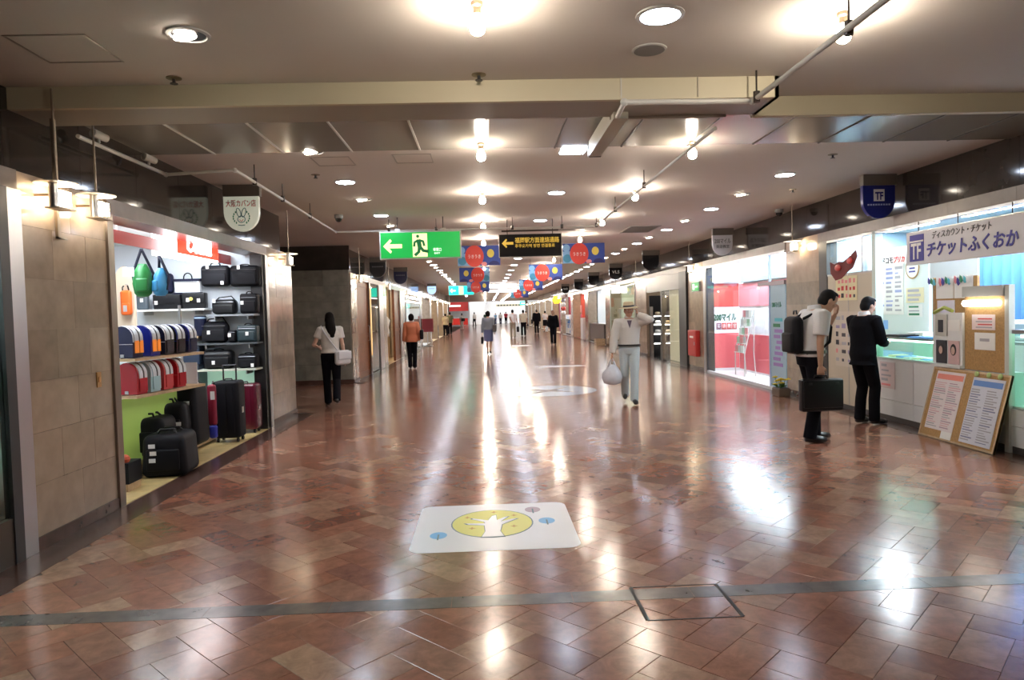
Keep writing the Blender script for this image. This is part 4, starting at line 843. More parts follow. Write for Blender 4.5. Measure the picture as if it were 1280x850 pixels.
for r in range(3):
    for c in range(5): B(-.006, -.25+c*.105, .04+r*.105, -.004, -.25+c*.105+rr.uniform(.04, .075), .04+r*.105+rr.uniform(.04, .07)).build('print_block', (INK, INKR, INKP)[(r+c*(r == 0)) % 3], t)
t = thing('paper_heart', 'dark red wing-shaped paper decoration above the beige panel poster', 'decoration', (5.195, 10.0, 1.94)); MB().prism([(.42, .05), (.44, .22), (.3, .18), (.18, .21), (.05, .2), (-.12, .26), (-.3, .34), (-.34, .25), (-.22, .1), (-.05, .04), (.1, -.04), (.28, -.06)], (0, 0, 0), (0, 1, 0), (0, 0, 1), .008).build('wing', P('dark red felt', (.16, .02, .02), .7), t); MB().sph((-.012, .18, .12), (.02, .09, .05), 10, 6).build('red_ball', P('red foil', (.5, .03, .03), .3), t); MB().sph((-.012, -.16, .2), (.02, .08, .05), 10, 6).build('red_ball', P('red foil', (.5, .03, .03), .3), t)
poster('wall_poster', 'sheet with scattered small photos low on the beige panel', 5.203, 9.62, 10.3, .62, 1.42, P('faded sheet', (.56, .50, .42), .6), 6, seed=9, cols=4, inks=(INK, GREYINK, INKP, P('faded purple', (.3, .25, .4), .6)), fill=.4)
poster('base_poster', 'pink printed sheet on the white base under the glass case', 5.203, 8.78, 9.12, .42, .76, P('faded pink sheet', (.66, .56, .56), .6), 5, seed=10, inks=(INKP, GREYINK))
# lit glass display case on the counter
t = thing('display_case', 'lit glass display case on the white ticket counter', 'counter', (5.46, 8.62, .80))
CG = GLASS('case glass', (.9, .98, .95))
B(-.26, -.57, 0, .26, .58, .02).build('base_tray', P('mint tray', (.6, .78, .7), .3), t); B(-.25, -.57, .27, .26, .58, .285).build('top_glass', CG, t); B(-.255, -.57, .02, -.25, .58, .27).build('front_glass', CG, t)
B(.24, -.57, .02, .26, .58, .27).build('back_panel', P('mint back', (.55, .75, .66), .4), t); B(-.26, -.57, .262, -.235, .58, .285).build('front_rail', STEEL, t)
B(-.2, -.55, .235, -.16, .56, .26).build('tube_lamp', EM('case tube', (.65, 1, .82), 3.0), t)
for y in (-.57, .565): B(-.25, y, .02, .24, y+.006, .27).build('side_glass', CG, t)
rr = random.Random(2)
for i in range(6): B(-.15, -.48+i*.17, .02, .05, -.36+i*.17, .024+.004*i).build('ticket_stack', (PAPER, P('light blue sticker', (.25, .45, .8), .6), P('cream paper', (.72, .66, .42), .7))[i % 3], t)
for nm, lab, y0, y1, x0, x1, h, m in (('leaflet_stack', 'black leaflet folders lying on the glass case', 8.75, 9.1, 5.24, 5.5, .025, BLACKG), ('counter_mat', 'blue mat on the glass case', 8.12, 8.6, 5.25, 5.5, .012, P('blue mat', (.05, .2, .5), .5)), ('leaflet_stack', 'white leaflets on the back of the glass case', 8.7, 9.05, 5.52, 5.7, .05, PAPER)):
    t = thing(nm, lab, 'leaflet' if 'leaf' in nm else 'mat', ((x0+x1)/2, (y0+y1)/2, 1.0855)); B(-(x1-x0)/2, -(y1-y0)/2, 0, (x1-x0)/2, (y1-y0)/2, h).build('sheet', m, t); B(-(x1-x0)/2+.02, -(y1-y0)/2+.03, h, (x1-x0)/2-.03, (y1-y0)/2-.04, h+.006).build('top_sheet', m, t)
t = thing('price_board', 'cork board with white sheets standing behind the counter', 'board', (5.30, 7.77, .81)); B(0, -.36, .25, .03, .37, .99).build('cork_sheet', CORK, t); B(-.006, .365, 0, .04, .385, 1.0).build('side_post', WOODL, t); B(0, -.36, 0, .03, .365, .25).build('lower_sheet', WHITE, t)
B(-.008, -.3, .75, 0, .0, 1.0).build('sheet', PAPER, t); B(-.008, .02, .75, 0, .32, 1.0).build('sheet', PAPER, t); B(-.008, .0, .58, 0, .3, .73).build('sheet', P('lilac paper', (.72, .70, .80), .7), t)
t = thing('paper_garland', 'colourful cut-paper lettering strip along the top of the cork board', 'decoration', (5.285, 7.85, 1.75)); rr = random.Random(8)
for i in range(14):
    c = (INKB, INKG, P('cyan paper', (.1, .5, .6), .6), PAPER, INKP)[i % 5]; y = .36-i*.052
    MB().prism([(-.03, -.02), (.0, -.055*rr.uniform(.6, 1.2)), (.028, -.01), (.02, .05), (-.01, .03)], (-.004*(i % 3), y, rr.uniform(-.01, .02)), (0, 1, 0), (0, 0, 1), .003).build('cut_paper', c, t)
t = thing('notice_screen', 'upper white panel between name board and cork board', 'panel', (5.62, 8.3, 1.78)); B(0, -.45, 0, .02, .42, .5).build('sheet', P('white notice board', (.70, .78, .76), .4), t); B(-.004, -.45, 0, .024, .42, .012).build('rail', STEEL, t); B(0, -.4, -.98, .02, -.36, 0).build('post', STEEL, t)
# blue pleated curtain behind
m = MB(); n = 60; ys = [7.0+1.9*i/n for i in range(n+1)]; xs = [6.35+.045*math.sin(i*PI/2.5) for i in range(n+1)]
m.add([(x, y, 1.2) for x, y in zip(xs, ys)] + [(x, y, 2.5) for x, y in zip(xs, ys)], [(i, i+1, n+2+i, n+1+i) for i in range(n)])
t = thing('pleated_curtain', 'blue pleated curtain at the back of the ticket shop', 'curtain', (0, 0, 0)); m.build('cloth', P('blue curtain', (.045, .15, .46), .6), t, smooth='all'); B(6.31, 6.98, 2.5, 6.39, 8.92, 2.53).build('rail', STEEL, t)
t = thing('cash_register', 'grey machine on the inner counter at the right edge', 'machine', (6.1, 7.7, 1.06)); MB().rbox((0, 0, .11), (.35, .5, .22), .02).build('housing', P('grey plastic', (.4, .44, .47), .4), t, smooth=True); B(-.18, -.2, .06, -.174, .2, .19).build('screen', P('grey blue screen', (.2, .3, .36), .2), t); B(-.15, -.22, .22, .1, .22, .235).build('lid', P('grey plastic', (.4, .44, .47), .4), t)
t = thing('inner_counter', 'inner white counter behind the curtain gap in the ticket shop', 'counter', (6.1, 7.6, .01)); B(-.3, -.9, 0, .3, .9, 1.02).build('cabinet', WHITE, t); B(-.32, -.92, 1.02, .32, .92, 1.05).build('worktop', P('grey worktop', (.3, .32, .33), .3), t)
# lamp panel, lit case at the right edge
t = thing('lamp_panel', 'cork notice panel with a bright strip lamp beside the leaning board', 'panel', (5.19, 7.15, 0)); B(0, -.30, .79, .03, .30, 1.62).build('cork_sheet', CORK, t); B(-.01, -.36, 0, .05, -.30, 1.68).build('white_post', P('white post', (.6, .61, .56), .4), t); B(-.03, -.30, 1.57, .05, .30, 1.68).build('hood', P('grey hood', (.40, .41, .40), .4), t); MB().cyl((-.035, -.25, 1.5), (-.035, .25, 1.5), .035, n=10).build('strip_lamp', EM('strip lamp', (1, .97, .85), 4.0), t, smooth=True)
B(-.005, -.16, 1.22, 0, .18, 1.38).build('sheet', P('pink white sheet', (.78, .66, .66), .7), t); B(-.005, -.16, 1.01, 0, .14, 1.19).build('sheet', PAPER, t)
for i in range(4): B(-.007, -.12, 1.24+i*.03, -.005, .12-.03*(i % 2), 1.252+i*.03).build('print_line', INKR if i % 2 else GREYINK, t)
B(-.007, -.08, 1.1, -.005, .06, 1.13).build('print_line', GREYINK, t)
t = thing('lit_case', 'tall pale green lit glass case at the right edge of the picture', 'counter', (5.46, 6.1, .45)); B(-.25, -.7, 0, .25, .68, .02).build('base_tray', P('mint tray', (.6, .78, .7), .3), t); B(-.255, -.7, .02, -.25, .68, .74).build('front_glass', CG, t); B(.23, -.7, .02, .25, .68, .74).build('back_panel', P('mint lit back', (.6, .82, .7), .4, emit=((.5, .9, .7), .25)), t); B(-.26, -.7, .74, .26, .68, .78).build('top_frame', STEEL, t); B(-.2, -.66, .7, -.16, .64, .73).build('tube_lamp', EM('case tube', (.65, 1, .82), 3.0), t); B(-.24, .66, .02, .23, .67, .74).build('side_glass', CG, t)
# magazine stand with portraits
t = thing('magazine_stand', 'white magazine stand with two portrait covers before the cork board', 'stand', (5.17, 7.72, .82)); B(0, -.26, 0, .03, .24, .58).build('back_sheet', WHITE, t); B(-.03, -.26, -.03, .03, .24, 0).build('ledge', WHITE, t)
for y, c in ((.08, INK), (-.13, P('pink cover', (.62, .42, .42), .5))):
    q = B(-.012, y-.09, .01, -.004, y+.09, .27).build('magazine', c, t)
    MB().sph((-.014, y, .17), (.004, .05, .065), 12, 8).build('hair_print', P('dark brown print', (.03, .02, .025), .6), q); MB().sph((-.018, y, .16), (.003, .032, .045), 12, 8).build('face_print', P('skin print', (.6, .42, .34), .6), q)
B(-.014, -.02, .32, -.006, .18, .56).build('leaflet', P('printed sheet', (.5, .5, .46), .6), t); B(-.016, .04, .36, -.008, .13, .50).build('leaflet_photo', INK, t); B(-.016, -.23, .38, -.008, -.04, .5).build('leaflet', PAPER, t)
MB().tube([(-.015, .2, .58), (-.015, .02, .64), (-.015, -.12, .60)], .02, 6).build('paper_flowers', P('green yellow paper', (.35, .40, .08), .6), t)
# leaning cork board with two long price lists
t = thing('leaning_board', 'cork board with two long handwritten price lists leaning on the white base', 'board', (4.97, 7.33, .003)); ang = math.atan2(.2, .78); t.rotation_euler = (0, ang, 0)
B(0, -.60, 0, .022, .60, .80).build('cork_sheet', CORK, t)
for q in ((-.60, -.58, 0, .8), (.58, .60, 0, .8), (-.58, .58, 0, .02), (-.58, .58, .78, .8)): B(-.006, q[0], q[2], .024, q[1], q[3]).build('frame_bar', WOODL, t)
rr = random.Random(12)
def plist(y0, y1, z0, z1, sheet, inks, hd, n):
    q = B(-.004, y0, z0, 0, y1, z1).build('price_list', sheet, t); c = (y1-y0)/2
    for k in range(2):
        for i in range(n):
            z = z0+.03+(z1-z0-.14)*i/n; L_ = c*rr.uniform(.4, .85); a = y0+k*c+.02
            B(-.006, a+(c*.85-L_), z, -.004, a+c*.85, z+(z1-z0)/n*rr.uniform(.25, .45)).build('print_line', inks[rr.randrange(len(inks))], q)
    B(-.006, y0+.02 if hd[1] else y1-.25, z1-.09, -.004, y1-.02 if hd[1] else y1-.42, z1-.03).build('heading', hd[0], q)
plist(.05, .52, .10, .76, P('pinkish list', (.72, .66, .68), .7), (GREYINK, P('rose print', (.62, .38, .42), .6), P('plum print', (.42, .28, .36), .6)), (P('salmon heading', (.75, .25, .2), .6), True), 22)
plist(-.54, -.08, .04, .74, P('bluish list', (.66, .68, .76), .7), (GREYINK, P('slate print', (.22, .24, .36), .6), GREYINK), (P('blue heading', (.12, .25, .6), .6), True), 22)
B(-.005, .05, .0201, 0, .22, .10).build('white_strip', PAPER, t)
for y in (-.46, -.3, -.12): MB().sph((-.012, y, .775), (.012, .035, .03), 8, 6).build('paper_clip_leaf', P('pale green clip', (.42, .55, .2), .6), t)

# ---------------- pink and red glass-fronted shop on the right ----------------
struct(B(5.34, 12.0, -.004, 6.1, 16.6, .03).build('floor', P('white shop floor', (.75, .76, .78), .3)))
SR, SP, SW = P('shaded red panel', (.42, .045, .04), .35), P('pink red panel', (.62, .10, .12), .4), P('white panel', (.78, .78, .82), .4)  # SR is the upper band's red darkened for the end wall: shade put into colour
w = struct(B(5.98, 12.0, 0, 6.1, 16.6, 2.62).build('wall_right', SW))
for z0, z1, m in ((.08, .90, SP), (1.54, 2.06, P('lit red panel', (.70, .20, .24), .4))):  # upper band paler on this wall: stronger light put into its colour
    for a, b in ((12.9, 14.6), (14.6, 16.38)): B(5.965, a+.003, z0, 5.98, b-.003, z1).build('colour_panel', m, w)
w = struct(B(5.34, 16.40, 0, 5.98, 16.55, 2.62).build('wall_back', SW))
for z0, z1, m in ((.1, .92, SP), (1.54, 2.08, SR)): B(5.30, 16.385, z0, 5.96, 16.40, z1).build('colour_panel', m, w)
text('lettering', '200マイル', .54, .19, P('dark green lettering', (.01, .1, .06), .5), w, (5.36, 16.38, 1.2), TOWARD, bold=.045)
for i, c in enumerate('英語教室'):
    B(5.42+i*.125, 16.376, 1.01, 5.53+i*.125, 16.384, 1.16).build('lettering_square', INKR if i else P('plum', (.2, .04, .12), .5), w); text('lettering', c, .08, .11, PAPER, w, (5.435+i*.125, 16.373, 1.03), TOWARD)
struct(B(5.34, 11.95, 2.6, 6.1, 16.6, 2.65).build('ceiling', WHITE)); struct(B(5.3, 12.0, 0, 6.1, 12.08, 2.6).build('wall_front', SW))
troffer('row of bright tubes inside the pink glass shop front', 5.35, 12.3, 5.85, 16.2, 2.6, EM('bright tubes', (.78, .86, 1), 20))
t = thing('poster_box', 'white lit fascia box above the red panel in the glass shop', 'sign', (5.62, 16.35, 2.12)); B(-.3, -.06, 0, .3, 0, .4).build('box', EM('soft white lit', (.9, .95, 1), .7), t); B(-.31, -.065, -.015, .31, 0, 0).build('rail', STEEL, t)
t = thing('wall_screen', 'blue-grey screen panel high on the back wall of the glass shop', 'panel', (5.95, 14.9, 2.1)); B(-.03, -1.2, 0, 0, 1.2, .38).build('screen', P('slate blue panel', (.16, .27, .40), .3), t); B(-.035, -1.22, -.015, .005, 1.22, 0).build('rail', STEEL, t)
g = struct(B(5.17, 12.0, 0, 5.23, 16.34, .06).build('window_3', P('white sill', (.7, .72, .74), .3))); B(5.17, 12.0, 2.45, 5.23, 16.34, 2.49).build('head_rail', STEEL, g); B(5.18, 12.68, .06, 5.22, 12.72, 2.45).build('mullion', P('blue white mullion', (.45, .55, .75), .3), g); B(5.197, 12.72, .06, 5.203, 16.34, 2.45).build('pane', PANE, g)
d = struct(B(5.19, 12.02, .06, 5.21, 12.67, 1.9).build('door_1', P('pale blue door panel', (.33, .50, .62), .3))); B(5.17, 12.02, 1.9, 5.23, 13.2, 1.97).build('door_rail', P('grey rail', (.35, .3, .33), .4), d); B(5.197, 12.02, 1.97, 5.203, 12.67, 2.45).build('pane', PANE, d)
rr = random.Random(6)
for i in range(9): B(5.184, 12.15+.1*(i % 2), .45+i*.1, 5.19, 12.5+rr.uniform(-.1, .08), .51+i*.1).build('print_block', (P('violet print', (.35, .22, .55), .6), INKG, P('cyan paper', (.1, .5, .6), .6))[i % 3 if i > 6 else 0], d)
text('lettering', '200マイル', .4, .1, INKG, d, (5.186, 12.58, 1.5), ONRIGHT)
t = thing('leaflet_rack', 'slanted white wire leaflet rack in the glass shop', 'rack', (5.62, 15.15, .0305))
for s in (-.28, .28): MB().tube([(-.1, s, 0), (-.1, s, .5), (.12, s, 1.42)], .012, 6).build('side_frame', PIPE, t); MB().tube([(.14, s, 0), (.1, s, .5), (.12, s, 1.4)], .01, 6).build('back_leg', PIPE, t)
for i in range(5):
    z = .5+i*.19; x = -.1+.22*(z-.5)/.92; q = B(x-.03, -.28, z, x+.03, .28, z+.012).build('tray', PIPE, t)
    for k in range(3): B(x-.01, -.25+k*.18, z+.012, x+.0, -.09+k*.18, z+.16).build('leaflet', (PAPER, P('grey leaflet', (.45, .45, .45), .6), INKP, P('green leaflet', (.3, .5, .35), .6))[(i+k) % 4], q)
t = thing('flower_planter', 'planter of yellow flowers at the foot of the right marble pillar', 'plant', (4.97, 11.72, .0015)); MB().rbox((0, 0, .07), (.2, .3, .14), .02).build('planter', P('brown planter', (.14, .1, .07), .6), t, smooth=True); B(-.08, -.13, .135, .08, .13, .145).build('soil', INK, t)
rr = random.Random(3)
for i in range(16):
    a = rr.uniform(0, 6.28); x, y, z = rr.uniform(-.08, .08), rr.uniform(-.14, .14), rr.uniform(.15, .22)
    MB().tube([(x*.5, y*.6, .14), (x, y, z), (x*1.3+.03*math.cos(a), y*1.2+.03*math.sin(a), z+.01)], [.004, .016, .003], 5).build('leaf', P('leaf green', (.06, .16, .03), .5), t)
for i in range(13):
    x, y, z = rr.uniform(-.1, .07), rr.uniform(-.16, .16), rr.uniform(.2, .32); q = MB()
    for k in range(6): q.sph((x+.026*math.cos(k*PI/3), y+.026*math.sin(k*PI/3), z), (.02, .02, .009), 6, 4)
    q.sph((x, y, z+.006), .014, 6, 4); q.build('flower', P('yellow petals', (.8, .62, .03), .5), t)
    MB().cyl((x*.6, y*.6, .14), (x, y, z), .003, n=4).build('stem', P('leaf green', (.06, .16, .03), .5), t)

# fittings on the second right pillar
t = thing('fire_box', 'red wall box on the second right marble pillar', 'box', (5.199, 17.28, .34)); MB().rbox((-.055, 0, .32), (.11, .68, .64), .015).build('cabinet', RED, t, smooth=True); B(-.115, -.29, .05, -.11, .29, .59).build('door', RED, t); B(-.125, -.26, .28, -.115, -.22, .36).build('latch', STEEL, t); B(-.118, -.15, .45, -.115, .15, .5).build('label_plate', PAPER, t)
t = thing('wall_exit_sign', 'small lit green sign on the second right marble pillar', 'sign', (5.199, 17.1, 1.93)); B(-.05, -.3, 0, 0, .3, .24).build('case', PIPE, t); B(-.056, -.28, .02, -.05, .28, .22).build('face', GREEN, t); B(-.058, .05, .05, -.056, .2, .19).build('pictogram', LITW, t); MB().prism([(.0, 0), (-.2, 0), (-.2, .03), (0, .03)], (-.057, 0, .1), (0, 1, 0), (0, 0, 1), .002).build('arrow_bar', LITW, t)
t = thing('call_plate', 'small brass switch plate on the nearest left marble pillar', 'plate', (XL+.001, 5.68, 1.03)); B(0, -.03, 0, .008, .03, .12).build('plate', P('brass plate', (.5, .3, .12), .3, .8), t); B(.008, -.012, .04, .014, .012, .08).build('button', P('orange button', (.6, .3, .1), .4), t)
# ---------------- other shop fronts ----------------
def shopbox(side, y0, y1, wall, floor_m=None, depth=1.7, ztop=2.6, light=TUBEM, label=None, lights=1, roof=None):
    s = -1 if side < 0 else 1; xf = XL if side < 0 else XR; xa, xb = xf+s*.16, xf+s*depth
    bx = lambda a, ya, za, b, yb, zb: B(min(a, b), ya, za, max(a, b), yb, zb)
    sd = 'left' if side < 0 else 'right'
    struct(bx(xb, y0-.3, 0, xb+s*.1, y1+.3, ztop+.02).build('wall_'+sd, wall)); struct(bx(xa+s*.3, y0-.1, 0, xb, y0, ztop).build('wall_front', wall)); struct(bx(xa+s*.3, y1, 0, xb, y1+.1, ztop).build('wall_back', wall))
    struct(bx(xf+s*.28, y0-.1, ztop, xb, y1+.1, ztop+.04).build('ceiling', roof or WHITE))
    if floor_m: struct(bx(xf, y0, -.004, xb, y1, .006).build('floor', floor_m))
    if label:
        a, b = sorted((xf+s*.45, xf+s*.85)); troffer(label, a, y0+.4, b, y1-.4, ztop, light)
def pane(side, y0, y1, z0=.06, z1=2.43, m=STEEL, x=0.):
    xf = (XL if side < 0 else XR)-(x if side < 0 else -x); n = 4 if side < 0 else 5
    g = struct(B(xf-.025, y0, 0, xf+.025, y1, z0).build('window_%d' % n, m)); B(xf-.025, y0, z1-.04, xf+.025, y1, z1).build('head_rail', m, g); B(xf-.004, y0, z0, xf+.004, y1, z1-.04).build('pane', PANE, g)
    for y in (y0, y1-.05): B(xf-.024, y, z0, xf+.024, y+.05, z1-.04).build('mullion', m, g)
    return g
DIM = EM('dim shop lamp', (1, .8, .55), 2.2); WARMT = EM('warm shop tube', (1, .88, .68), 5); BRIGHT = EM('very bright shop tube', (.92, .96, 1), 5.5)
DARKW = P('dark brown wall', (.05, .04, .035), .4); CREAMW = P('cream shop wall', (.62, .56, .44), .5); WHW = P('white shop wall', (.72, .74, .74), .5)
# right: dark hat shop
shopbox(1, 17.95, 22.6, P('grey shop wall', (.11, .11, .12), .5), P('black shop floor', (.03, .03, .03), .2), 1.6, roof=P('dark ceiling', (.05, .05, .05), .6), light=EM('hat shop lamp', (1, .95, .85), 2.5), label='ceiling light inside the dark hat shop')
struct(B(5.15, 17.93, 0, 5.3, 18.6, 2.49).build('door_2', P('black jamb', (.02, .02, .022), .4)))
struct(B(5.2, 18.6, 2.05, 5.3, 22.55, 2.49).build('trim_4', P('black header', (.025, .02, .02), .3)))
g = struct(B(5.2, 20.6, 0, 5.28, 20.75, 2.05).build('window_6', P('black jamb', (.02, .02, .022), .4))); B(5.2, 18.6, .05, 5.21, 20.6, 2.05).build('pane', PANE, g); B(5.5, 19.4, 0, 5.53, 20.9, 2.2).build('lit_backdrop', P('cream backdrop', (.7, .6, .42), .5, emit=((1, .85, .6), .1)), g)
t = thing('hat_display', 'black tiered hat display with lit white shelves in the dark hat shop', 'shelf', (5.60, 22.15, .007), PI/2)
B(.22, -.36, 0, .26, .36, 1.95).build('back_panel', BLACKG, t)
for z in (.44, .74, 1.03, 1.3): q = B(-.24, -.33, z, .22, .33, z+.02).build('shelf_board', WHITE, t); B(-.22, -.32, z-.012, -.16, .32, z).build('shelf_light', EM('shelf light', (1, .97, .9), 8), q)
for y in (-.35, .33): B(-.22, y, 0, .22, y+.02, 1.6).build('side_panel', BLACKG, t)
hats = [('cream straw hat on the top hat display shelf', -.17, 1.321, (.7, .6, .42)), ('navy hat on the top hat display shelf', .17, 1.321, (.02, .02, .06)), ('white hat on the second hat display shelf', -.17, 1.051, (.75, .75, .72)), ('tan hat on the second hat display shelf', .17, 1.051, (.4, .25, .12)), ('grey hat on the third hat display shelf', -.17, .761, (.3, .3, .3)), ('beige hat on the third hat display shelf', .17, .761, (.55, .42, .3)), ('brown hat on the lowest hat display shelf', 0, .461, (.15, .07, .03))]
for lab, x, z, c in hats:
    t = thing('display_hat', lab, 'hat', (5.60+x, 22.08, z+.008), group='hats on the lit display'); mm = P('hat felt %.2f' % (c[0]*3+c[1]), c, .7)
    MB().lathe([(.15, .0), (.155, .008), (.09, .018)], 18).build('brim', mm, t, smooth=True); MB().lathe([(.092, .012), (.088, .07), (.075, .105), (.03, .11)], 18).build('crown', mm, t, smooth=True); MB().lathe([(.094, .018), (.0935, .04), (.09, .042)], 18).build('hat_band', INK, t)
t = thing('shopping_bag', 'grey bag hanging at the front of the hat display', 'bag', (5.42, 21.4, .55)); MB().rbox((0, 0, .16), (.1, .3, .32), .03, taper=.2).build('body', P('grey bag cloth', (.22, .2, .19), .6), t, smooth=True); MB().tube([(0, -.08, .31), (0, -.05, .55), (0, .05, .55), (0, .08, .31)], .01, 6).build('handle', BLACKG, t); B(-.05, -.15, -.543, .05, .15, 0).build('stand', BLACKG, t)
# generic furniture for the farther shops
def display(side, lab, y, m_goods, lab_goods, tiers=3, w=1.4, h=1.5, body=WHITE, d=.9, seed=1, cat='box', per=3):
    s = -1 if side < 0 else 1; xf = (XL if side < 0 else XR)+s*d; t = thing('display_shelf', lab, 'shelf', (xf, y, .0065)); e = -s
    B(min(s*.16, s*.2), -w/2, 0, max(s*.16, s*.2), w/2, h).build('back_panel', body, t)
    for yy in (-w/2, w/2-.03): B(-.2, yy, 0, .2, yy+.03, h).build('side_panel', body, t)
    rr = random.Random(seed); B(-.19, -w/2+.03, 0, .19, w/2-.03, .08).build('plinth', INK, t)
    for k in range(tiers):
        z = .1+k*(h-.1)/tiers; B(-.19, -w/2+.03, z, .19, w/2-.03, z+.025).build('shelf_board', body, t)
        for i in range(per):
            g = thing('goods_box', '%s, %s from the near end, %s tier up' % (lab_goods, ORD[i], ORD[k]), cat, (xf+e*.02, y-w/2+.2+i*(w-.3)/per, .0065+z+.026), group=lab_goods); mm = m_goods[rr.randrange(len(m_goods))]; hh = rr.uniform(.15, .28)
            MB().rbox((0, 0, hh/2), (.24, .2, hh), .02, k=1).build('body', mm, g); B(-.05, -.08, hh, .05, .08, hh+.012).build('lid', PAPER, g)
# right: pale window, white lit shop, red shops ...
shopbox(1, 24.2, 29.3, P('pale sage wall', (.62, .66, .56), .5), WHITE, 1.2, label='ceiling light behind the pale window on the right', light=WARMT); pane(1, 24.3, 29.2, .3)
display(1, 'low display inside the pale window on the right', 26.3, [CREAM, PAPER, P('sage box', (.4, .5, .4), .6)], 'small pale box on the low pale-window display', 2, 1.6, .9, d=.8)
shopbox(1, 30.4, 35.6, WHW, WHITE, 1.8, label='bright ceiling light in the white shop on the right', light=BRIGHT)
t = thing('shop_counter', 'dark front counter of the white lit shop on the right', 'counter', (5.45, 33.3, .0065)); B(-.2, -2.1, .08, .2, 2.1, .88).build('cabinet', P('dark counter', (.06, .05, .05), .3), t); B(-.22, -2.15, .88, .22, 2.15, .92).build('worktop', STEEL, t); B(-.18, -2.1, 0, .18, 2.1, .08).build('kick_plate', INK, t)
t = thing('crate', 'light wooden crate on the floor before the white lit shop', 'box', (5.0, 30.9, .002)); 
for z in (0, .1, .2): 
    for q in ((-.2, -.3, .2, -.28), (-.2, .28, .2, .3), (-.2, -.28, -.18, .28), (.18, -.28, .2, .28)): B(q[0], q[1], z, q[2], q[3], z+.08).build('slat', WOODL, t)
B(-.18, -.28, 0, .18, .28, .02).build('base', WOODL, t)
t = thing('bright_sign', 'small glowing white box sign at the top of the white lit shop', 'sign', (5.3, 30.9, 2.2)); B(-.15, -.05, 0, .3, .05, .3).build('box', EM('white lightbox', (.95, .97, 1), 3.0), t); B(-.16, -.055, .3, .31, .055, .32).build('cap', STEEL, t)
t = thing('bright_sign', 'small glowing white box sign above the pale window', 'sign', (5.05, 27.1, 2.18)); B(-.15, -.05, 0, .15, .05, .3).build('box', EM('white lightbox', (.95, .97, 1), 3.0), t); B(-.16, -.055, .3, .16, .055, .32).build('cap', STEEL, t); MB().cyl((0, 0, .32), (0, 0, HC-2.18), .008, n=6).build('rod', ROD, t)
t = thing('tall_stand', 'tall black stand inside the white lit shop', 'stand', (5.9, 31.2, .0065)); B(-.2, -.3, 0, .2, .3, 1.85).build('body', BLACKG, t); B(-.22, -.32, 1.85, .22, .32, 1.88).build('top', DKSTEEL, t)
REDW = P('warm red wall', (.58, .09, .06), .5)
shopbox(1, 36.7, 41.8, REDW, P('red brown floor', (.2, .08, .06), .3), 1.2, label='warm ceiling light in the red walled shop on the right', light=WARMT)
t = thing('white_pillar_stand', 'white post stand with a red square sign before the red walled shop', 'stand', (5.32, 38.2, .0065)); B(-.1, -.5, 0, .12, .5, 1.15).build('post', WHITE, t); B(-.12, -.4, 1.45, -.09, .4, 1.85).build('red_plate', RED, t); B(-.11, -.05, 1.15, -.09, .05, 1.45).build('neck', STEEL, t); MB().sph((-.1, .1, 1.25), (.05, .2, .12), 10, 7).build('pink_ball', P('pink ball', (.75, .2, .3), .5), t)
shopbox(1, 42.8, 47.9, P('deep red wall', (.40, .05, .07), .5), WHITE, 1.4, label='ceiling light in the deep red shop on the right', light=BRIGHT)
display(1, 'display rack of blue and white packs in the deep red shop', 45.8, [P('pack blue', (.1, .25, .6), .5), PAPER, P('pack light blue', (.4, .6, .85), .5)], 'pack on the blue and white rack', 4, 2.6, 1.3, d=.35, per=4)
t = thing('flower_sign', 'yellow flower-shaped hanging sign far along the right side', 'sign', (4.95, 48.9, 2.36)); 
for k in range(6): MB().sph((.17*math.cos(k*PI/3), 0, .17*math.sin(k*PI/3)), (.14, .03, .14), 10, 6).build('petal', P('yellow petal plastic', (.85, .6, .02), .5, emit=((1, .7, .05), .5)), t)
MB().cyl((0, 0, .3), (0, 0, HC-2.36), .01, n=6).build('rod', ROD, t)
for k, y in enumerate((45.5, 46.6)):
    t = thing('hanging_ornament', ('nearer' if k == 0 else 'farther') + ' white and red paper ornament string hanging at the deep red shop', 'decoration', (5.1, y, 1.3))
    for i in range(5): MB().sph((0, 0, .15+i*.27), (.10, .16, .12), 10, 6).build('paper_ball', (PAPER, RED, PAPER, P('silver paper', (.5, .5, .55), .25, .6), PAPER)[i], t)
    MB().cyl((0, 0, 1.3), (0, 0, HC-1.3), .006, n=5).build('string', PIPE, t)
shopbox(1, 49, 54.4, P('mauve wall', (.38, .14, .22), .5), CREAMW, 1.2, label='ceiling light in the mauve shop far on the right', light=WARMT)
for k, (a, b) in enumerate(((55.5, 60.6), (61.6, 67), (68, 73), (74, 79), (80, 85), (86, 92))):
    shopbox(1, a, b, CREAMW, CREAMW, 1.0, label='%s cream lit shop past the mauve shop on the right' % ORD[k], light=BRIGHT)
# left: two wooden fronts, then lit glass fronts
shopbox(-1, 17.05, 21.3, DARKW, P('dark floor', (.06, .04, .03), .3), 1.5, label='dim lamp inside the first wooden front on the left', light=DIM)
def wood_panel(lab, y0, y1, z1=2.43):
    t = thing('wooden_door', lab, 'door', (XL-.06, (y0+y1)/2, .002)); w = (y1-y0)/2
    B(-.03, -w, 0, .03, w, z1).build('door_leaf', WOODR, t)
    for q in ((-w, -w+.08), (w-.08, w)): B(.03, q[0], 0, .045, q[1], z1).build('stile', WOODR, t)
    for z in (.05, 1.0, z1-.15): B(.03, -w+.08, z, .042, w-.08, z+.1).build('rail', WOODR, t)
    MB().tube([(.045, w-.14, .9), (.09, w-.14, .92), (.09, w-.14, 1.28), (.045, w-.14, 1.3)], .012, 6).build('pull_handle', STEEL, t, smooth=True)
wood_panel('reddish brown wooden door panel right after the side passage', 17.1, 18.75); wood_panel('reddish wooden door panel of the second wooden front', 24.1, 25.5)
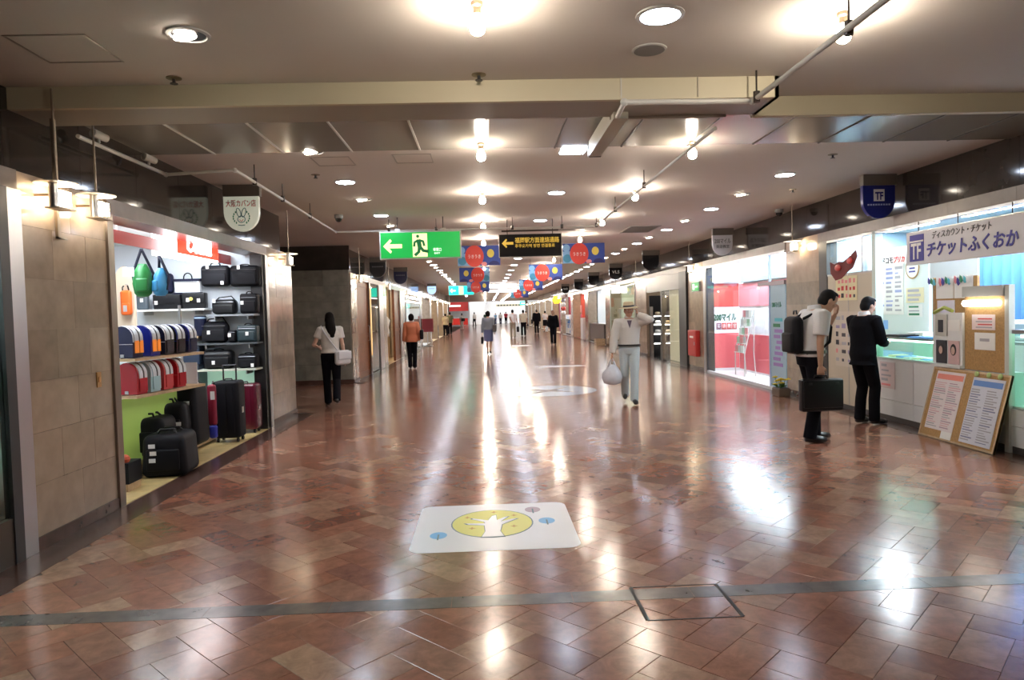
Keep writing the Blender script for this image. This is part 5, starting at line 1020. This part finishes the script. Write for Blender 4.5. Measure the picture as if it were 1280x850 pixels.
struct(B(XL-.05, 18.75, 0, XL+.02, 19.0, 2.43).build('door_3', P('dark door frame', (.06, .03, .02), .3)))
g = struct(B(XL-.05, 20.5, 0, XL+.02, 21.28, 2.43).build('door_4', STEEL)); B(XL-.02, 19.0, .03, XL-.01, 20.5, 2.43).build('pane', GLASS('smoked glass', (.5, .42, .28)), g)
t = thing('lit_column', 'thin lit amber strip lamp between the wooden door and the glass', 'lamp', (XL+.03, 18.9, .5)); B(-.01, -.03, 0, .01, .03, 1.85).build('strip', EM('amber strip', (1, .6, .25), .4), t); B(-.012, -.04, -.05, .012, .04, 0).build('base', STEEL, t)
shopbox(-1, 22.1, 26.3, P('warm wall', (.35, .24, .14), .5), WOODL, 1.5, label='warm lamp inside the second wooden front on the left', light=WARMT)
t = thing('mannequin', 'white garment stand in the gap of the second wooden front', 'mannequin', (XL-.25, 23.3, .0065)); MB().loft([((0, 0, .85), .16, .12), ((0, 0, 1.0), .17, .13), ((0, 0, 1.15), .13, .1), ((0, 0, 1.38), .19, .12), ((0, 0, 1.5), .1, .07), ((0, 0, 1.56), .05, .05)], 16).build('torso', P('white garment', (.7, .66, .58), .7), t, smooth='all'); MB().cyl((0, 0, 0), (0, 0, .86), .015, n=8).build('pole', STEEL, t); MB().lathe([(.15, 0), (.15, .012), (.03, .02)], 16).build('base', STEEL, t)
struct(B(XL-.04, 25.5, 0, XL+.02, 26.28, 2.43).build('door_5', STEEL))
shopbox(-1, 27.2, 33.3, WHW, WHITE, 1.8, label='bright ceiling light in the white glass shop on the left', light=BRIGHT); pane(-1, 27.25, 33.2, .06, 2.43)
display(-1, 'white display shelf in the white glass shop on the left', 30.2, [PAPER, P('pack light blue', (.4, .6, .85), .5), CREAM, P('wine box', (.25, .02, .04), .5)], 'small box on the white left-hand display', 4, 2.0, 1.7, d=.8)
shopbox(-1, 34.3, 39.2, WHW, WHITE, 1.4, label='bright ceiling light in the second white shop on the left', light=BRIGHT)
t = thing('floor_sign', 'dark red square stand sign before the second white shop', 'sign', (-2.9, 35.0, .002)); B(-.3, -.02, .7, .3, .02, 1.35).build('plate', P('dark red plate', (.22, .02, .03), .4), t); B(-.02, -.02, .03, .02, .02, .7).build('post', STEEL, t); B(-.25, -.2, 0, .25, .2, .03).build('base', STEEL, t)
for k, (a, b) in enumerate(((40.2, 45), (46, 51), (52, 57))): shopbox(-1, a, b, CREAMW, CREAMW, 1.0, label='%s cream lit shop past the white shops on the left' % ORD[k], light=WARMT)
# far end: red shop, white column, bright concourse
struct(B(-8.5, 103, 2.0, -2.5, 103.5, 3.6).build('trim_5', RED)); 
t = thing('red_counter', 'bright red counter of the shop at the far left end', 'counter', (-4.2, 102.5, .002)); B(-3, -.3, 0, 1.6, .3, .95).build('front', P('bright red front', (.7, .03, .02), .4), t); B(-3.1, -.35, .95, 1.7, .35, 1.02).build('worktop', WHITE, t)
t = thing('menu_sign', 'red fascia sign with pale lettering over the far red counter', 'sign', (-4.2, 102.95, 2.5)); B(-2.5, 0, 0, 1.6, .05, .55).build('panel', RED, t); B(-1.8, -.02, .15, .6, 0, .38).build('lit_strip', LITW, t)
struct(B(-2.3, 101.5, 0, -.15, 103, 5).build('pillar', WHW))
for k, (x, y, w) in enumerate(((-4, 98.5, 4.5), (3.5, 98.5, 7.5), (3.5, 102, 7.5))): troffer(('ceiling light over the far red counter', 'nearer wide ceiling light of the far concourse', 'farther wide ceiling light of the far concourse')[k], x-w/2, y-.8, x+w/2, y+.8, 5.0, EM('concourse light', (.92, .97, 1), 6))
t = thing('concourse_sign', 'dark lettered sign strip on the far end wall', 'sign', (3.6, YE-.06, 2.55)); B(-2, 0, 0, 2, .05, .3).build('panel', P('cream sign', (.6, .55, .35), .5), t)
for i in range(8): B(-1.8+i*.45, -.02, .06, -1.5+i*.45, 0, .24).build('lettering_bar', INK, t)
t = thing('concourse_sign', 'teal lit sign at the far right of the end wall', 'sign', (6.2, YE-.1, 2.7)); B(-1.0, 0, 0, 1.4, .08, .5).build('panel', TEAL, t); B(-.8, -.02, .15, .2, 0, .35).build('lit_strip', LITW, t)
# ---------------- people ----------------
SKIN = P('skin', (.50, .29, .20), .5); HAIRM = P('black hair', (.006, .0045, .004), .65, bump=(200, .3), spec=.08); SHOEM = P('black shoe', (.012, .012, .013), .3)
def solid(mb, name, m, par, vox, smooth=3):
    o = mb.build(name, m, par); r = o.modifiers.new('surface', 'REMESH'); r.mode = 'VOXEL'; r.voxel_size = vox; r.use_smooth_shade = True
    if smooth:
        s = o.modifiers.new('smooth', 'SMOOTH'); s.factor = .5; s.iterations = smooth
    return o
def ik(a, b, l1, l2, pole):
    a, b, pole = Vector(a), Vector(b), Vector(pole); d = b-a; L = min(d.length, (l1+l2)*.998); u = d.normalized(); b = a+u*L
    x = (l1*l1-l2*l2+L*L)/(2*L); hh = math.sqrt(max(0, l1*l1-x*x)); p = (pole-u*pole.dot(u)).normalized()
    return a+u*x+p*hh, b
def hand(mb, w, d, n, k, curl, side):
    """palm, four jointed fingers of different lengths and a thumb; d = direction, n = palm normal (the way fingers curl)"""
    d = Vector(d).normalized(); n = (Vector(n)-d*Vector(n).dot(d)).normalized(); s = d.cross(n)*side; w = Vector(w)
    for i in range(4): mb.tube([w, w+d*.035*k+s*(.024-.016*i)*k*.8, w+d*.085*k+s*(.030-.020*i)*k], [.016*k, .017*k, .0125*k], 8)
    tips = []
    for i, L in enumerate((.068, .078, .072, .056)):
        p = w+d*.08*k+s*(.031-.0205*i)*k; pts = [p-d*.02*k]; a = curl*.35
        for seg, f in ((0, .45), (1, .32), (2, .23)):
            pts.append(p); v = d*math.cos(a)+n*math.sin(a); p = p+v*L*f*k; a += curl
        pts.append(p); mb.tube(pts, [.009*k, .0092*k, .0088*k, .0082*k, .0066*k], 7); tips.append(p)
    b = w+d*.025*k+s*.022*k; q = b+(s*.75+d*.5+n*.35).normalized()*.04*k; e = q+(d*.85+n*(.35+.3*curl)+s*.1).normalized()*.034*k
    mb.tube([b-d*.01*k, b, q, e], [.014*k, .014*k, .0105*k, .0075*k], 7); return tips
def person(lab, loc, rz, h, fem=False, lf=(-.09, .02, .08), rf=(.09, -.02, .08), lw=(-.24, .04, .86), rw=(.24, .04, .86), lp=(-.3, -1, 0), rp=(.3, -1, 0), lean=0., hp=0., hy=0., hf=0.,
           top=None, sleeve=.5, hem=.93, bottom=None, skirt=None, hair='short', hairm=None, skin=None, vox=.013, eyes=False, lhd=None, rhd=None, lhn=None, rhn=None, curl=.45, shoe=None, belt=None, collar=None, hat=None, loose=.012, group=None, leglen=1.):
    k = h/1.72; root = thing('person', lab, 'person', (loc[0], loc[1], .0022), rz, group); skin = skin or SKIN
    sh = .168 if fem else .19; V = lambda *a: Vector(a)
    sway = lambda z: lean*(z-.95)
    T = ([(.86, .13, .10), (.94, .168, .118), (1.06, .128, .098), (1.2, .138, .105), (1.31, .155, .118), (1.385, .158, .092), (1.415, .125, .08), (1.445, .085, .068), (1.49, .048, .05)] if fem else
         [(.86, .135, .105), (.94, .165, .118), (1.06, .150, .112), (1.2, .160, .116), (1.31, .178, .122), (1.385, .182, .100), (1.42, .145, .09), (1.455, .095, .076), (1.50, .056, .056)])
    rings = lambda z0, z1, g: [((0, sway(z)*k, z*k), (a+g)*k, (b+g)*k) for z, a, b in T if z0 <= z <= z1]
    body = MB(); body.loft(rings(0, 9, 0), 18)
    N = V(0, sway(1.47), 1.47)*k; HM = Matrix.Translation(N+V(0, hf, -hf*.25)*k) @ Euler((-hp, 0, hy)).to_matrix().to_4x4(); hc = V(0, .022, .135)*k
    body.tube([N-V(0, 0, .04*k), HM @ (hc*.55)], [.056*k, .05*k], 12)
    S = lambda c, r: body.sph(tuple(hc+V(*c)*k), tuple(x*k for x in r), 18, 12, HM)
    S((0, 0, .005), (.074, .092, .108)); S((0, .028, -.062), (.058, .062, .056)); S((0, .066, -.092), (.03, .026, .024)); S((0, .02, .035), (.07, .078, .08))
    for s in (-1, 1): S((s*.076, -.006, -.01), (.011, .021, .031)); S((s*.036, .068, -.03), (.026, .022, .026))
    TB = lambda pts, r: body.tube([HM @ (hc+V(*p)*k) for p in pts], [x*k for x in r], 8)
    TB([(0, .084, .03), (0, .098, .0), (0, .108, -.024)], (.009, .011, .0145)); TB([(-.014, .092, -.03), (.014, .092, -.03)], (.009, .009))
    TB([(-.042, .074, .036), (0, .088, .032), (.042, .074, .036)], (.007, .009, .007)); TB([(-.024, .084, -.058), (0, .092, -.056), (.024, .084, -.058)], (.005, .0085, .005)); TB([(-.02, .083, -.068), (0, .09, -.07), (.02, .083, -.068)], (.005, .0085, .005))
    J = {}; cloth = MB() if top else None; tr = MB() if bottom else None
    for s, f, wv, pole, hd, hn in ((-1, lf, lw, lp, lhd, lhn), (1, rf, rw, rp, rhd, rhn)):
        hipj = V(s*.085, 0, .93)*k; an = V(*f)*k; kn, an = ik(hipj, an, .445*k*leglen, .42*k*leglen, (s*.08, 1, 0))
        leg = [hipj, hipj*.5+kn*.5, kn, kn*.62+an*.38+V(0, -.012, 0)*k, an]; r = [.086, .074, .055, .053, .036]
        body.tube(leg, [x*k for x in r], 12); body.sph(kn, .054*k, 10, 7)
        if tr: tr.tube([hipj+V(0, 0, .02*k)]+leg[1:4]+[an+V(0, 0, -.03*k)], [(x+g)*k for x, g in zip(r, (.014, .014, .018, .018, .034))], 14); tr.sph(kn, .072*k, 12, 8)
        fwd = V(s*.12, 1, 0).normalized(); pit = max(0, f[2]-.09)*2.2; fd = (fwd-V(0, 0, pit)).normalized()
        sm = MB(); heel = an-V(0, 0, .045*k)-fd*.05*k; toe = heel+fd*.235*k
        sm.tube([heel+V(0, 0, .015*k), heel+fd*.09*k+V(0, 0, .012*k), heel+fd*.17*k, toe], [.036*k, .042*k, .044*k, .026*k], 12); sm.sph(an-V(0, 0, .02*k), (.038*k, .042*k, .045*k), 12, 8)
        for i, v in enumerate(sm.v):
            if pit < .02: sm.v[i] = (v[0], v[1], max(v[2], .0006))
        sm.build('shoe', shoe or SHOEM, root, smooth='all')
        body.tube([an, an-V(0, 0, .03*k), heel+fd*.1*k+V(0, 0, .015*k)], [.034*k, .034*k, .028*k], 10)
        shj = V(s*sh, sway(1.40), 1.40)*k; el, wr = ik(shj, V(*wv)*k, .29*k, .25*k, pole)
        arm = [shj, shj*.45+el*.55, el, el*.6+wr*.4, wr]; ra = [.054, .045, .038, .036, .025] if not fem else [.046, .038, .032, .030, .021]
        body.tube([N*.62+shj*.38-V(0, 0, .035*k)]+arm, [.048*k]+[x*k for x in ra], 12); body.sph(shj, .056*k, 12, 8); body.sph(el, .038*k, 10, 7)
        d = V(*hd) if hd else (wr-el).normalized(); nn = V(*hn) if hn else V(-s*.9, .3, 0)
        tips = hand(body, wr, d, nn, k*(.92 if fem else 1.), curl, 1 if (d.cross(nn)).dot(V(0, 1, .2)) > 0 else -1)
        J['LR'[s > 0]] = (el, wr, d, tips)
        if cloth:
            g = [.013+loose, .014+loose, .016+loose, .014+loose, .014+loose]; n = 5 if sleeve >= 1 else (3 if sleeve >= .5 else 2); pts = [N*.62+shj*.38-V(0, 0, .035*k), ]+arm[:n]; rr_ = [.05+loose]+[a+b for a, b in zip(ra[:n], g)]
            if sleeve < 1 and n == 3: pts[-1] = shj*.25+el*.75
            cloth.tube(pts, [x*k for x in rr_], 14); cloth.sph(shj, (.053+loose)*k, 12, 8)
            if sleeve >= 1: cloth.sph(el, (.05+loose*.6)*k, 10, 7)
    b = solid(body, 'body', skin, root, vox)
    if eyes:
        for s in (-1, 1):
            e = MB().sph(HM @ (hc+V(s*.031, .079, .012)*k), .012*k, 10, 7).build('eye', P('eye white', (.75, .73, .7), .2), root, smooth='all'); MB().sph(HM @ (hc+V(s*.031, .0865, .012)*k), .0062*k, 8, 6).build('iris', P('dark iris', (.02, .012, .01), .1), e, smooth='all')
    if cloth:
        cloth.loft([((0, sway(hem)*k, hem*k), (.165+loose+(.01 if hem < .9 else 0))*k, (.122+loose+.004)*k)] + rings(hem+.03, 1.46, loose+.006), 20); solid(cloth, 'shirt', top, root, vox*1.15, 7)
    if tr:
        tr.loft([((0, 0, .84*k), .10*k, .09*k)]+rings(.86, 1.07, .012), 20); solid(tr, 'trousers', bottom, root, vox*1.2, 3)
    if skirt:
        m, z0 = skirt; solid(MB().loft([((0, 0, z0*k), .185*k, .15*k), ((0, 0, (z0+.2)*k), .188*k, .145*k), ((0, 0, .92*k), .182*k, .132*k), ((0, 0, 1.05*k), .142*k, .112*k)], 22), 'skirt', m, root, vox*1.2)
    if belt:
        MB().loft([((0, sway(1.0)*k, .985*k), (.177+loose)*k, (.136+loose)*k), ((0, sway(1.0)*k, 1.02*k), (.175+loose)*k, (.134+loose)*k)], 24).build('belt', belt, root, smooth=True)
    if collar:
        MB().lathe([(.078*k, -.01*k), (.076*k, .012*k), (.066*k, .045*k), (.054*k, .045*k)], 18, M=Matrix.Translation(N) @ Euler((.25-hp*.3, 0, 0)).to_matrix().to_4x4()).build('collar', collar, root, smooth=True)
    hm = hairm or HAIRM; hb = MB(); H = lambda c, r: hb.sph(tuple(hc+V(*c)*k), tuple(x*k for x in r), 18, 12, HM)
    H((0, -.014, .03), (.082, .094, .096)); H((0, -.04, -.01), (.078, .066, .085)); H((0, .03, .085), (.06, .055, .035))
    if hair == 'bob': H((0, -.03, -.03), (.09, .078, .085)); H((0, -.02, .02), (.094, .09, .09))
    if hair == 'long':
        H((0, -.03, -.02), (.092, .08, .1)); hb.tube([HM @ (hc+V(0, -.03, .0)*k), HM @ (hc+V(.0, -.065, -.12)*k), HM @ (hc+V(.01, -.09, -.22)*k), HM @ (hc+V(.015, -.105, -.33)*k), HM @ (hc+V(.02, -.10, -.40)*k)], [.08*k, .094*k, .09*k, .068*k, .02*k], 14)
    solid(hb, 'hair', hm, root, max(vox, .008), 2)
    if hat:
        M = HM @ Matrix.Translation(hc+V(0, 0, .045)*k) @ Euler((.04, .06, 0)).to_matrix().to_4x4()
        hb_ = MB().lathe([(.165*k, -.006*k), (.172*k, .0), (.12*k, .014*k), (.09*k, .018*k)], 28, M=M).build('hat', hat, root, smooth=True)
        MB().lathe([(.096*k, .012*k), (.093*k, .07*k), (.08*k, .1*k), (.03*k, .108*k)], 24, M=M).build('hat_crown', hat, hb_, smooth=True); MB().lathe([(.0985*k, .014*k), (.0965*k, .044*k), (.09*k, .046*k)], 24, M=M).build('hat_band', INK, hb_, smooth=True)
    Wm = Matrix.Translation((loc[0], loc[1], .0022)) @ Matrix.Rotation(rz, 4, 'Z')
    return root, {a: tuple(Wm @ x for x in v[:2]) + (Wm.to_3x3() @ v[2], [Wm @ t for t in v[3]]) for a, v in J.items()}, Wm, k
WSH = P('white shirt cloth', (.68, .68, .70), .75, bump=(40, .15)); BTR = P('black trouser cloth', (.006, .006, .009), .85, bump=(60, .2), spec=.08); SUIT = P('black suit cloth', (.005, .005, .007), .85, bump=(50, .2), spec=.08); STONEC = P('pale shirt cloth', (.55, .53, .50), .8, bump=(40, .2)); PALETR = P('pale blue grey trouser cloth', (.46, .53, .55), .8, bump=(50, .2))
rad = math.radians
# man with backpack and briefcase
r1, J1, W1, k1 = person('man in white short-sleeved shirt, head bowed, hand to face, by the ticket shop', (3.60, 7.72), rad(-88), 1.73, lf=(-.1, .10, .08), rf=(.1, -.06, .08), lw=(-.06, .33, 1.40), rw=(.235, .0, .83), lp=(-.3, .2, -1), lean=.12, hp=.5, hf=.07, loose=.024, top=WSH, sleeve=.5, bottom=BTR, hem=.95, belt=P('black belt', (.01, .01, .01), .3), collar=WSH, vox=.0068, eyes=True, curl=.75, lhd=(.25, .12, 1), lhn=(.2, -1, .3), rhd=(0, .03, -1), hairm=P('greying black hair', (.012, .012, .013), .6, spec=.1))
def on(W, p): return W @ Vector(p)
def rested(name, lab, cat, W, p, rz, grp=None): return thing(name, lab, cat, W @ Vector(p), rz, grp)
el, wr, d, tips = J1['R']
t = thing('briefcase', 'black briefcase held low by the man in the white short-sleeved shirt', 'bag', (wr.x, wr.y, wr.z-.105*k1-.40), rad(-88)+PI/2)
MB().rbox((0, 0, .185), (.46, .11, .35), .02).build('body', BLACKG, t, smooth=True); MB().rbox((0, -.06, .2), (.44, .02, .3), .01).build('front_panel', BLACKG, t, smooth=True); MB().tube([(-.075, 0, .355), (-.065, 0, .395), (.065, 0, .395), (.075, 0, .355)], .0085, 8).build('handle', BLACKG, t, smooth='all')
for x in (-.15, .15): B(x-.02, -.075, .3, x+.02, -.068, .325).build('clasp', DKSTEEL, t)
t = thing('backpack', 'black backpack worn by the man in the white short-sleeved shirt', 'bag', on(W1, (0, -.18, .95*k1)), rad(-88))
MB().rbox((0, 0, .24), (.29, .13, .42), .064).build('body', BLACK, t, smooth=True); MB().rbox((0, -.065, .16), (.24, .05, .22), .024).build('pocket', BLACK, t, smooth=True); MB().tube([(-.04, .02, .47), (-.03, .02, .51), (.03, .02, .51), (.04, .02, .47)], .009, 6).build('grab_loop', BLACKG, t)
for s in (-1, 1): MB().tube([(s*.10, .06, .42), (s*.115, .15, .465), (s*.12, .27, .45), (s*.125, .365, .32), (s*.14, .34, .16), (s*.15, .2, .06), (s*.13, .08, .04)], .016, 8).build('shoulder_strap', BLACK, t, smooth='all')
# man in the dark suit
r2, J2, W2, k2 = person('man in black suit with bowed head typing on a phone at the glass case', (4.74, 8.70), rad(-72), 1.62, lf=(-.09, .03, .08), rf=(.09, .10, .08), lw=(-.07, .31, 1.10), rw=(.07, .31, 1.08), lp=(-.7, -.6, -1), rp=(.7, -.6, -1), lean=.05, hp=.35, hy=-.1, top=SUIT, sleeve=1, hem=.80, bottom=SUIT, collar=WSH, vox=.0068, eyes=True, curl=.55, loose=.018, lhd=(.55, .8, -.1), rhd=(-.5, .8, .0), lhn=(0, .3, 1), rhn=(0, .3, 1), hairm=P('dark grey hair', (.009, .009, .01), .6, spec=.1))
t = thing('mobile_phone', 'small dark phone in the hands of the man in the black suit', 'phone', on(W2, (0.0, .395*k2, 1.115*k2)), rad(-72)); t.rotation_euler = (.5, 0, rad(-72)); MB().rbox((0, 0, 0), (.05, .105, .013), .006).build('casing', DKSTEEL, t, smooth=True); B(-.021, -.045, .0066, .021, .045, .0075).build('screen', P('phone screen', (.1, .25, .25), .1), t)
# man in straw hat
r3, J3, W3, k3 = person('man in straw hat, pale shirt and grey trousers walking toward the camera', (2.33, 11.42), rad(174), 1.63, lf=(-.05, .20, .085), rf=(.06, -.26, .15), lw=(-.16, .10, 1.515), rw=(.30, .08, .86), lp=(-1, .2, -1.1), rp=(.8, -.6, 0), lean=.03, hp=.1, top=STONEC, sleeve=1, bottom=PALETR, hem=.99, belt=P('black belt', (.01, .01, .01), .3), collar=STONEC, vox=.0072, eyes=True, curl=.7, loose=.019, lhd=(.35, .05, 1), lhn=(1, 0, -.1), rhd=(.1, .05, -1), hat=P('pale straw', (.52, .43, .28), .7, bump=(200, .3)), skin=P('tanned skin', (.40, .21, .14), .5))
MB().prism([(-.04, 0), (.04, 0), (0, -.13)], (0, .125*k3, 1.43*k3), (1, 0, 0), (0, -.25, 1), -.006).build('open_collar', P('dark undershirt', (.08, .06, .09), .7), r3)
el, wr, d, tips = J3['R']; hx = wr + d*.09*k3
PLASTIC = P('white plastic bag', (.62, .64, .70), .35, bump=(18, .6))
t = thing('plastic_bag', 'white plastic carrier bag hanging from the straw-hat man', 'bag', (hx.x, hx.y, hx.z-.43), rad(174)); q = MB().loft([((0, 0, 0), .06, .05), ((0, 0, .03), .135, .10), ((0, 0, .12), .16, .12), ((0, 0, .2), .145, .10), ((0, 0, .28), .09, .055), ((0, 0, .33), .045, .03)], 18); rr = random.Random(5)
q.v = [(a+rr.gauss(0, .006), b+rr.gauss(0, .006), c) for a, b, c in q.v]; q.build('bag_body', PLASTIC, t, smooth='all')
for s in (-1, 1): MB().tube([(s*.05, 0, .27), (s*.035, 0, .36), (s*.012, 0, .42), (0, 0, .435)], [.03, .018, .009, .007], 8).build('handle', PLASTIC, t, smooth='all')
# woman in white t-shirt
r4, J4, W4, k4 = person('woman in white T-shirt with long dark hair walking away at left', (-2.68, 12.2), rad(14), 1.62, True, lf=(-.07, .16, .085), rf=(.07, -.27, .17), lw=(-.20, .20, 1.08), rw=(.25, -.02, .86), lp=(-.5, -1, 0), hy=.15, top=P('white tee cloth', (.60, .57, .53), .8, bump=(40, .2)), sleeve=.3, hem=.98, bottom=BTR, hair='long', vox=.0075, eyes=True, loose=.02, skin=P('light skin', (.56, .34, .25), .5))
t = thing('shoulder_bag', 'white cloth shoulder bag on the hip of the woman in the white T-shirt', 'bag', on(W4, (.19, -.16, .76*k4)), rad(14+35)); MB().rbox((0, 0, .13), (.30, .12, .25), .055).build('body', P('white bag cloth', (.66, .66, .68), .7, bump=(30, .3)), t, smooth=True); MB().rbox((0, -.06, .17), (.27, .03, .14), .014).build('flap', P('white bag cloth', (.66, .66, .68), .7), t, smooth=True)
s_ = MB(); s_.tube([W4 @ Vector(p) for p in ((.17, -.16, .88), (.02, -.165, 1.1), (-.10, -.135, 1.28), (-.145, -.02, 1.39), (-.10, .13, 1.25), (.05, .155, 1.05), (.2, .03, .90))], .012, 6); s_.v = [tuple(t.matrix_basis.inverted() @ Vector(v)) if False else tuple((Matrix.Translation(t.location) @ t.rotation_euler.to_matrix().to_4x4()).inverted() @ Vector(v)) for v in s_.v]; s_.build('strap', P('white bag cloth', (.66, .66, .68), .7), t, smooth='all')
# people farther off
def handbag(lab, W, p, rz, w, d, h, m, drop=.2):
    t = thing('handbag', lab, 'bag', W @ Vector(p), rz); MB().rbox((0, 0, h/2), (w, d, h), .03).build('body', m, t, smooth=True); MB().tube([(0, -w*.3, h*.9), (0, -w*.2, h+drop), (0, w*.2, h+drop), (0, w*.3, h*.9)] if w < d else [(-w*.3, 0, h*.9), (-w*.15, 0, h+drop), (w*.15, 0, h+drop), (w*.3, 0, h*.9)], .009, 6).build('handle', BLACKG, t, smooth='all'); return t
OCL = P('orange blouse', (.62, .20, .10), .8); GRYT = P('grey blue blouse', (.26, .29, .34), .8); BLSK = P('slate blue skirt', (.13, .15, .30), .8); KHA = P('khaki trousers', (.30, .27, .21), .8); CRM = P('cream shirt', (.56, .53, .42), .8); OLV = P('olive shirt', (.12, .12, .06), .8); LBS = P('light blue shirt', (.2, .42, .68), .8); RDS = P('red shirt', (.55, .03, .06), .8); GRN = P('dark green shirt', (.02, .06, .035), .8); TAN = P('tan shirt', (.45, .36, .22), .8)
_, J, W, k = person('woman in orange blouse and dark trousers walking away on the left', (-2.14, 20.3), rad(3), 1.58, True, lf=(-.07, .06, .08), rf=(.07, -.06, .08), rw=(.24, .06, .90), top=OCL, sleeve=1, hem=.84, bottom=BTR, hair='bob', loose=.028)
handbag('black shoulder bag of the woman in the orange blouse', W, (.29, -.03, .84), rad(3), .1, .3, .28, BLACK, .3)
_, J, W, k = person('woman in grey blouse and slate blue skirt walking away in the middle', (.08, 26.3), rad(-4), 1.62, True, lf=(-.05, .14, .08), rf=(.06, -.16, .13), top=GRYT, sleeve=1, hem=.98, skirt=(BLSK, .52), hair='bob', loose=.024)
el, wr, d, tips = J['L']; handbag('black handbag held by the woman in the slate blue skirt', Matrix.Identity(4), (wr.x+d.x*.08, wr.y, wr.z-.42), rad(-4), .09, .28, .26, BLACK, .1)
handbag('grey shoulder bag on the right of the woman in the slate blue skirt', W, (.25, -.05, .84), rad(-4), .13, .34, .26, P('taupe bag', (.10, .09, .09), .6), .24)
_, J, W, k = person('woman in black with reddish hair coming toward the camera far right', (3.1, 32.4), rad(176), 1.6, True, lf=(-.07, .12, .08), rf=(.07, -.1, .1), top=SUIT, sleeve=1, hem=.86, bottom=BTR, hair='bob', hairm=P('reddish hair', (.16, .03, .02), .5), loose=.03)
handbag('white bag at the side of the woman in black with reddish hair', W, (.30, .02, .62), rad(176), .12, .26, .24, P('white bag cloth', (.66, .66, .68), .7), .1)
_, J, W, k = person('man in white shirt and khaki trousers walking away in the far middle', (1.62, 42.5), rad(0), 1.72, lf=(-.1, .1, .08), rf=(.1, -.12, .1), rw=(.28, .03, .84), lw=(-.05, -.16, 1.0), top=WSH, sleeve=.5, hem=.94, bottom=KHA, vox=.016, loose=.025)
el, wr, d, tips = J['R']; handbag('black bag held by the man in khaki trousers', Matrix.Identity(4), (wr.x+.03, wr.y, wr.z-.5), 0, .14, .34, .32, BLACK, .1)
person('man in cream shirt and black trousers walking away in the far middle', (2.45, 46.0), 0, 1.70, lf=(-.1, .05, .08), rf=(.1, -.05, .08), top=CRM, sleeve=.5, hem=.9, bottom=BTR, vox=.016, loose=.03)
_, J, W, k = person('person in long black coat walking away among the far group', (3.65, 50.5), rad(10), 1.72, lf=(-.08, .06, .08), rf=(.08, -.06, .08), top=SUIT, sleeve=1, hem=.7, bottom=BTR, vox=.016, loose=.04, hairm=P('brown hair', (.05, .03, .02), .5))
handbag('black bag at the left of the person in the long black coat', W, (-.34, 0, .72), 0, .14, .36, .3, BLACK, .2)
person('man in white shirt and black trousers standing by the far white column', (-1.35, 84), rad(30), 1.72, lf=(-.12, .1, .08), rf=(.12, -.1, .08), lw=(-.12, .15, 1.05), top=WSH, sleeve=.5, hem=.93, bottom=BTR, vox=.022)
person('man in olive shirt and dark trousers by the far left shops', (-2.75, 54), rad(10), 1.70, lf=(-.12, .05, .08), top=OLV, sleeve=.5, hem=.9, bottom=BTR, vox=.018, loose=.03)
person('person in tan shirt beside the man in olive at the far left', (-2.86, 50), rad(10), 1.6, True, top=TAN, sleeve=.5, hem=.86, bottom=BTR, vox=.018, loose=.03)
_, J, W, k = person('person in pale clothes with a dark bag before the red counter', (-2.3, 68), rad(20), 1.62, True, lf=(-.07, .12, .08), rf=(.07, -.12, .1), top=P('pale top', (.6, .58, .55), .8), sleeve=.5, hem=.86, bottom=P('pale trousers', (.5, .47, .45), .8), vox=.02)
handbag('dark bag of the person in pale clothes before the red counter', W, (.05, -.22, .85), rad(20), .34, .14, .3, BLACK, .25)
person('person in red shirt and dark trousers at the far end', (2.75, 96), rad(0), 1.70, lf=(-.09, .1, .08), rf=(.09, -.1, .1), top=RDS, sleeve=.5, hem=.92, bottom=BTR, vox=.024)
person('person in light blue shirt at the far end', (1.35, 97), rad(160), 1.55, True, top=LBS, sleeve=.5, hem=.9, bottom=P('blue jeans', (.06, .09, .2), .8), vox=.024)
person('person in white shirt and navy trousers at the far end', (1.95, 93), rad(0), 1.62, top=WSH, sleeve=.5, hem=.92, bottom=P('navy trousers', (.02, .025, .06), .8), vox=.024)
person('person in dark green shirt just past the skirted woman', (.02, 78), rad(0), 1.68, top=GRN, sleeve=.5, hem=.9, bottom=BTR, vox=.022)
person('person in white top and black trousers striding right of the cream-shirted man', (4.35, 76), rad(60), 1.68, True, lf=(-.08, .2, .08), rf=(.08, -.2, .14), top=WSH, sleeve=.5, hem=.92, bottom=BTR, vox=.022)
person('person in white top and black skirt behind the woman in black', (4.55, 54), rad(5), 1.62, True, top=WSH, sleeve=.5, hem=.98, skirt=(BTR, .5), vox=.018)
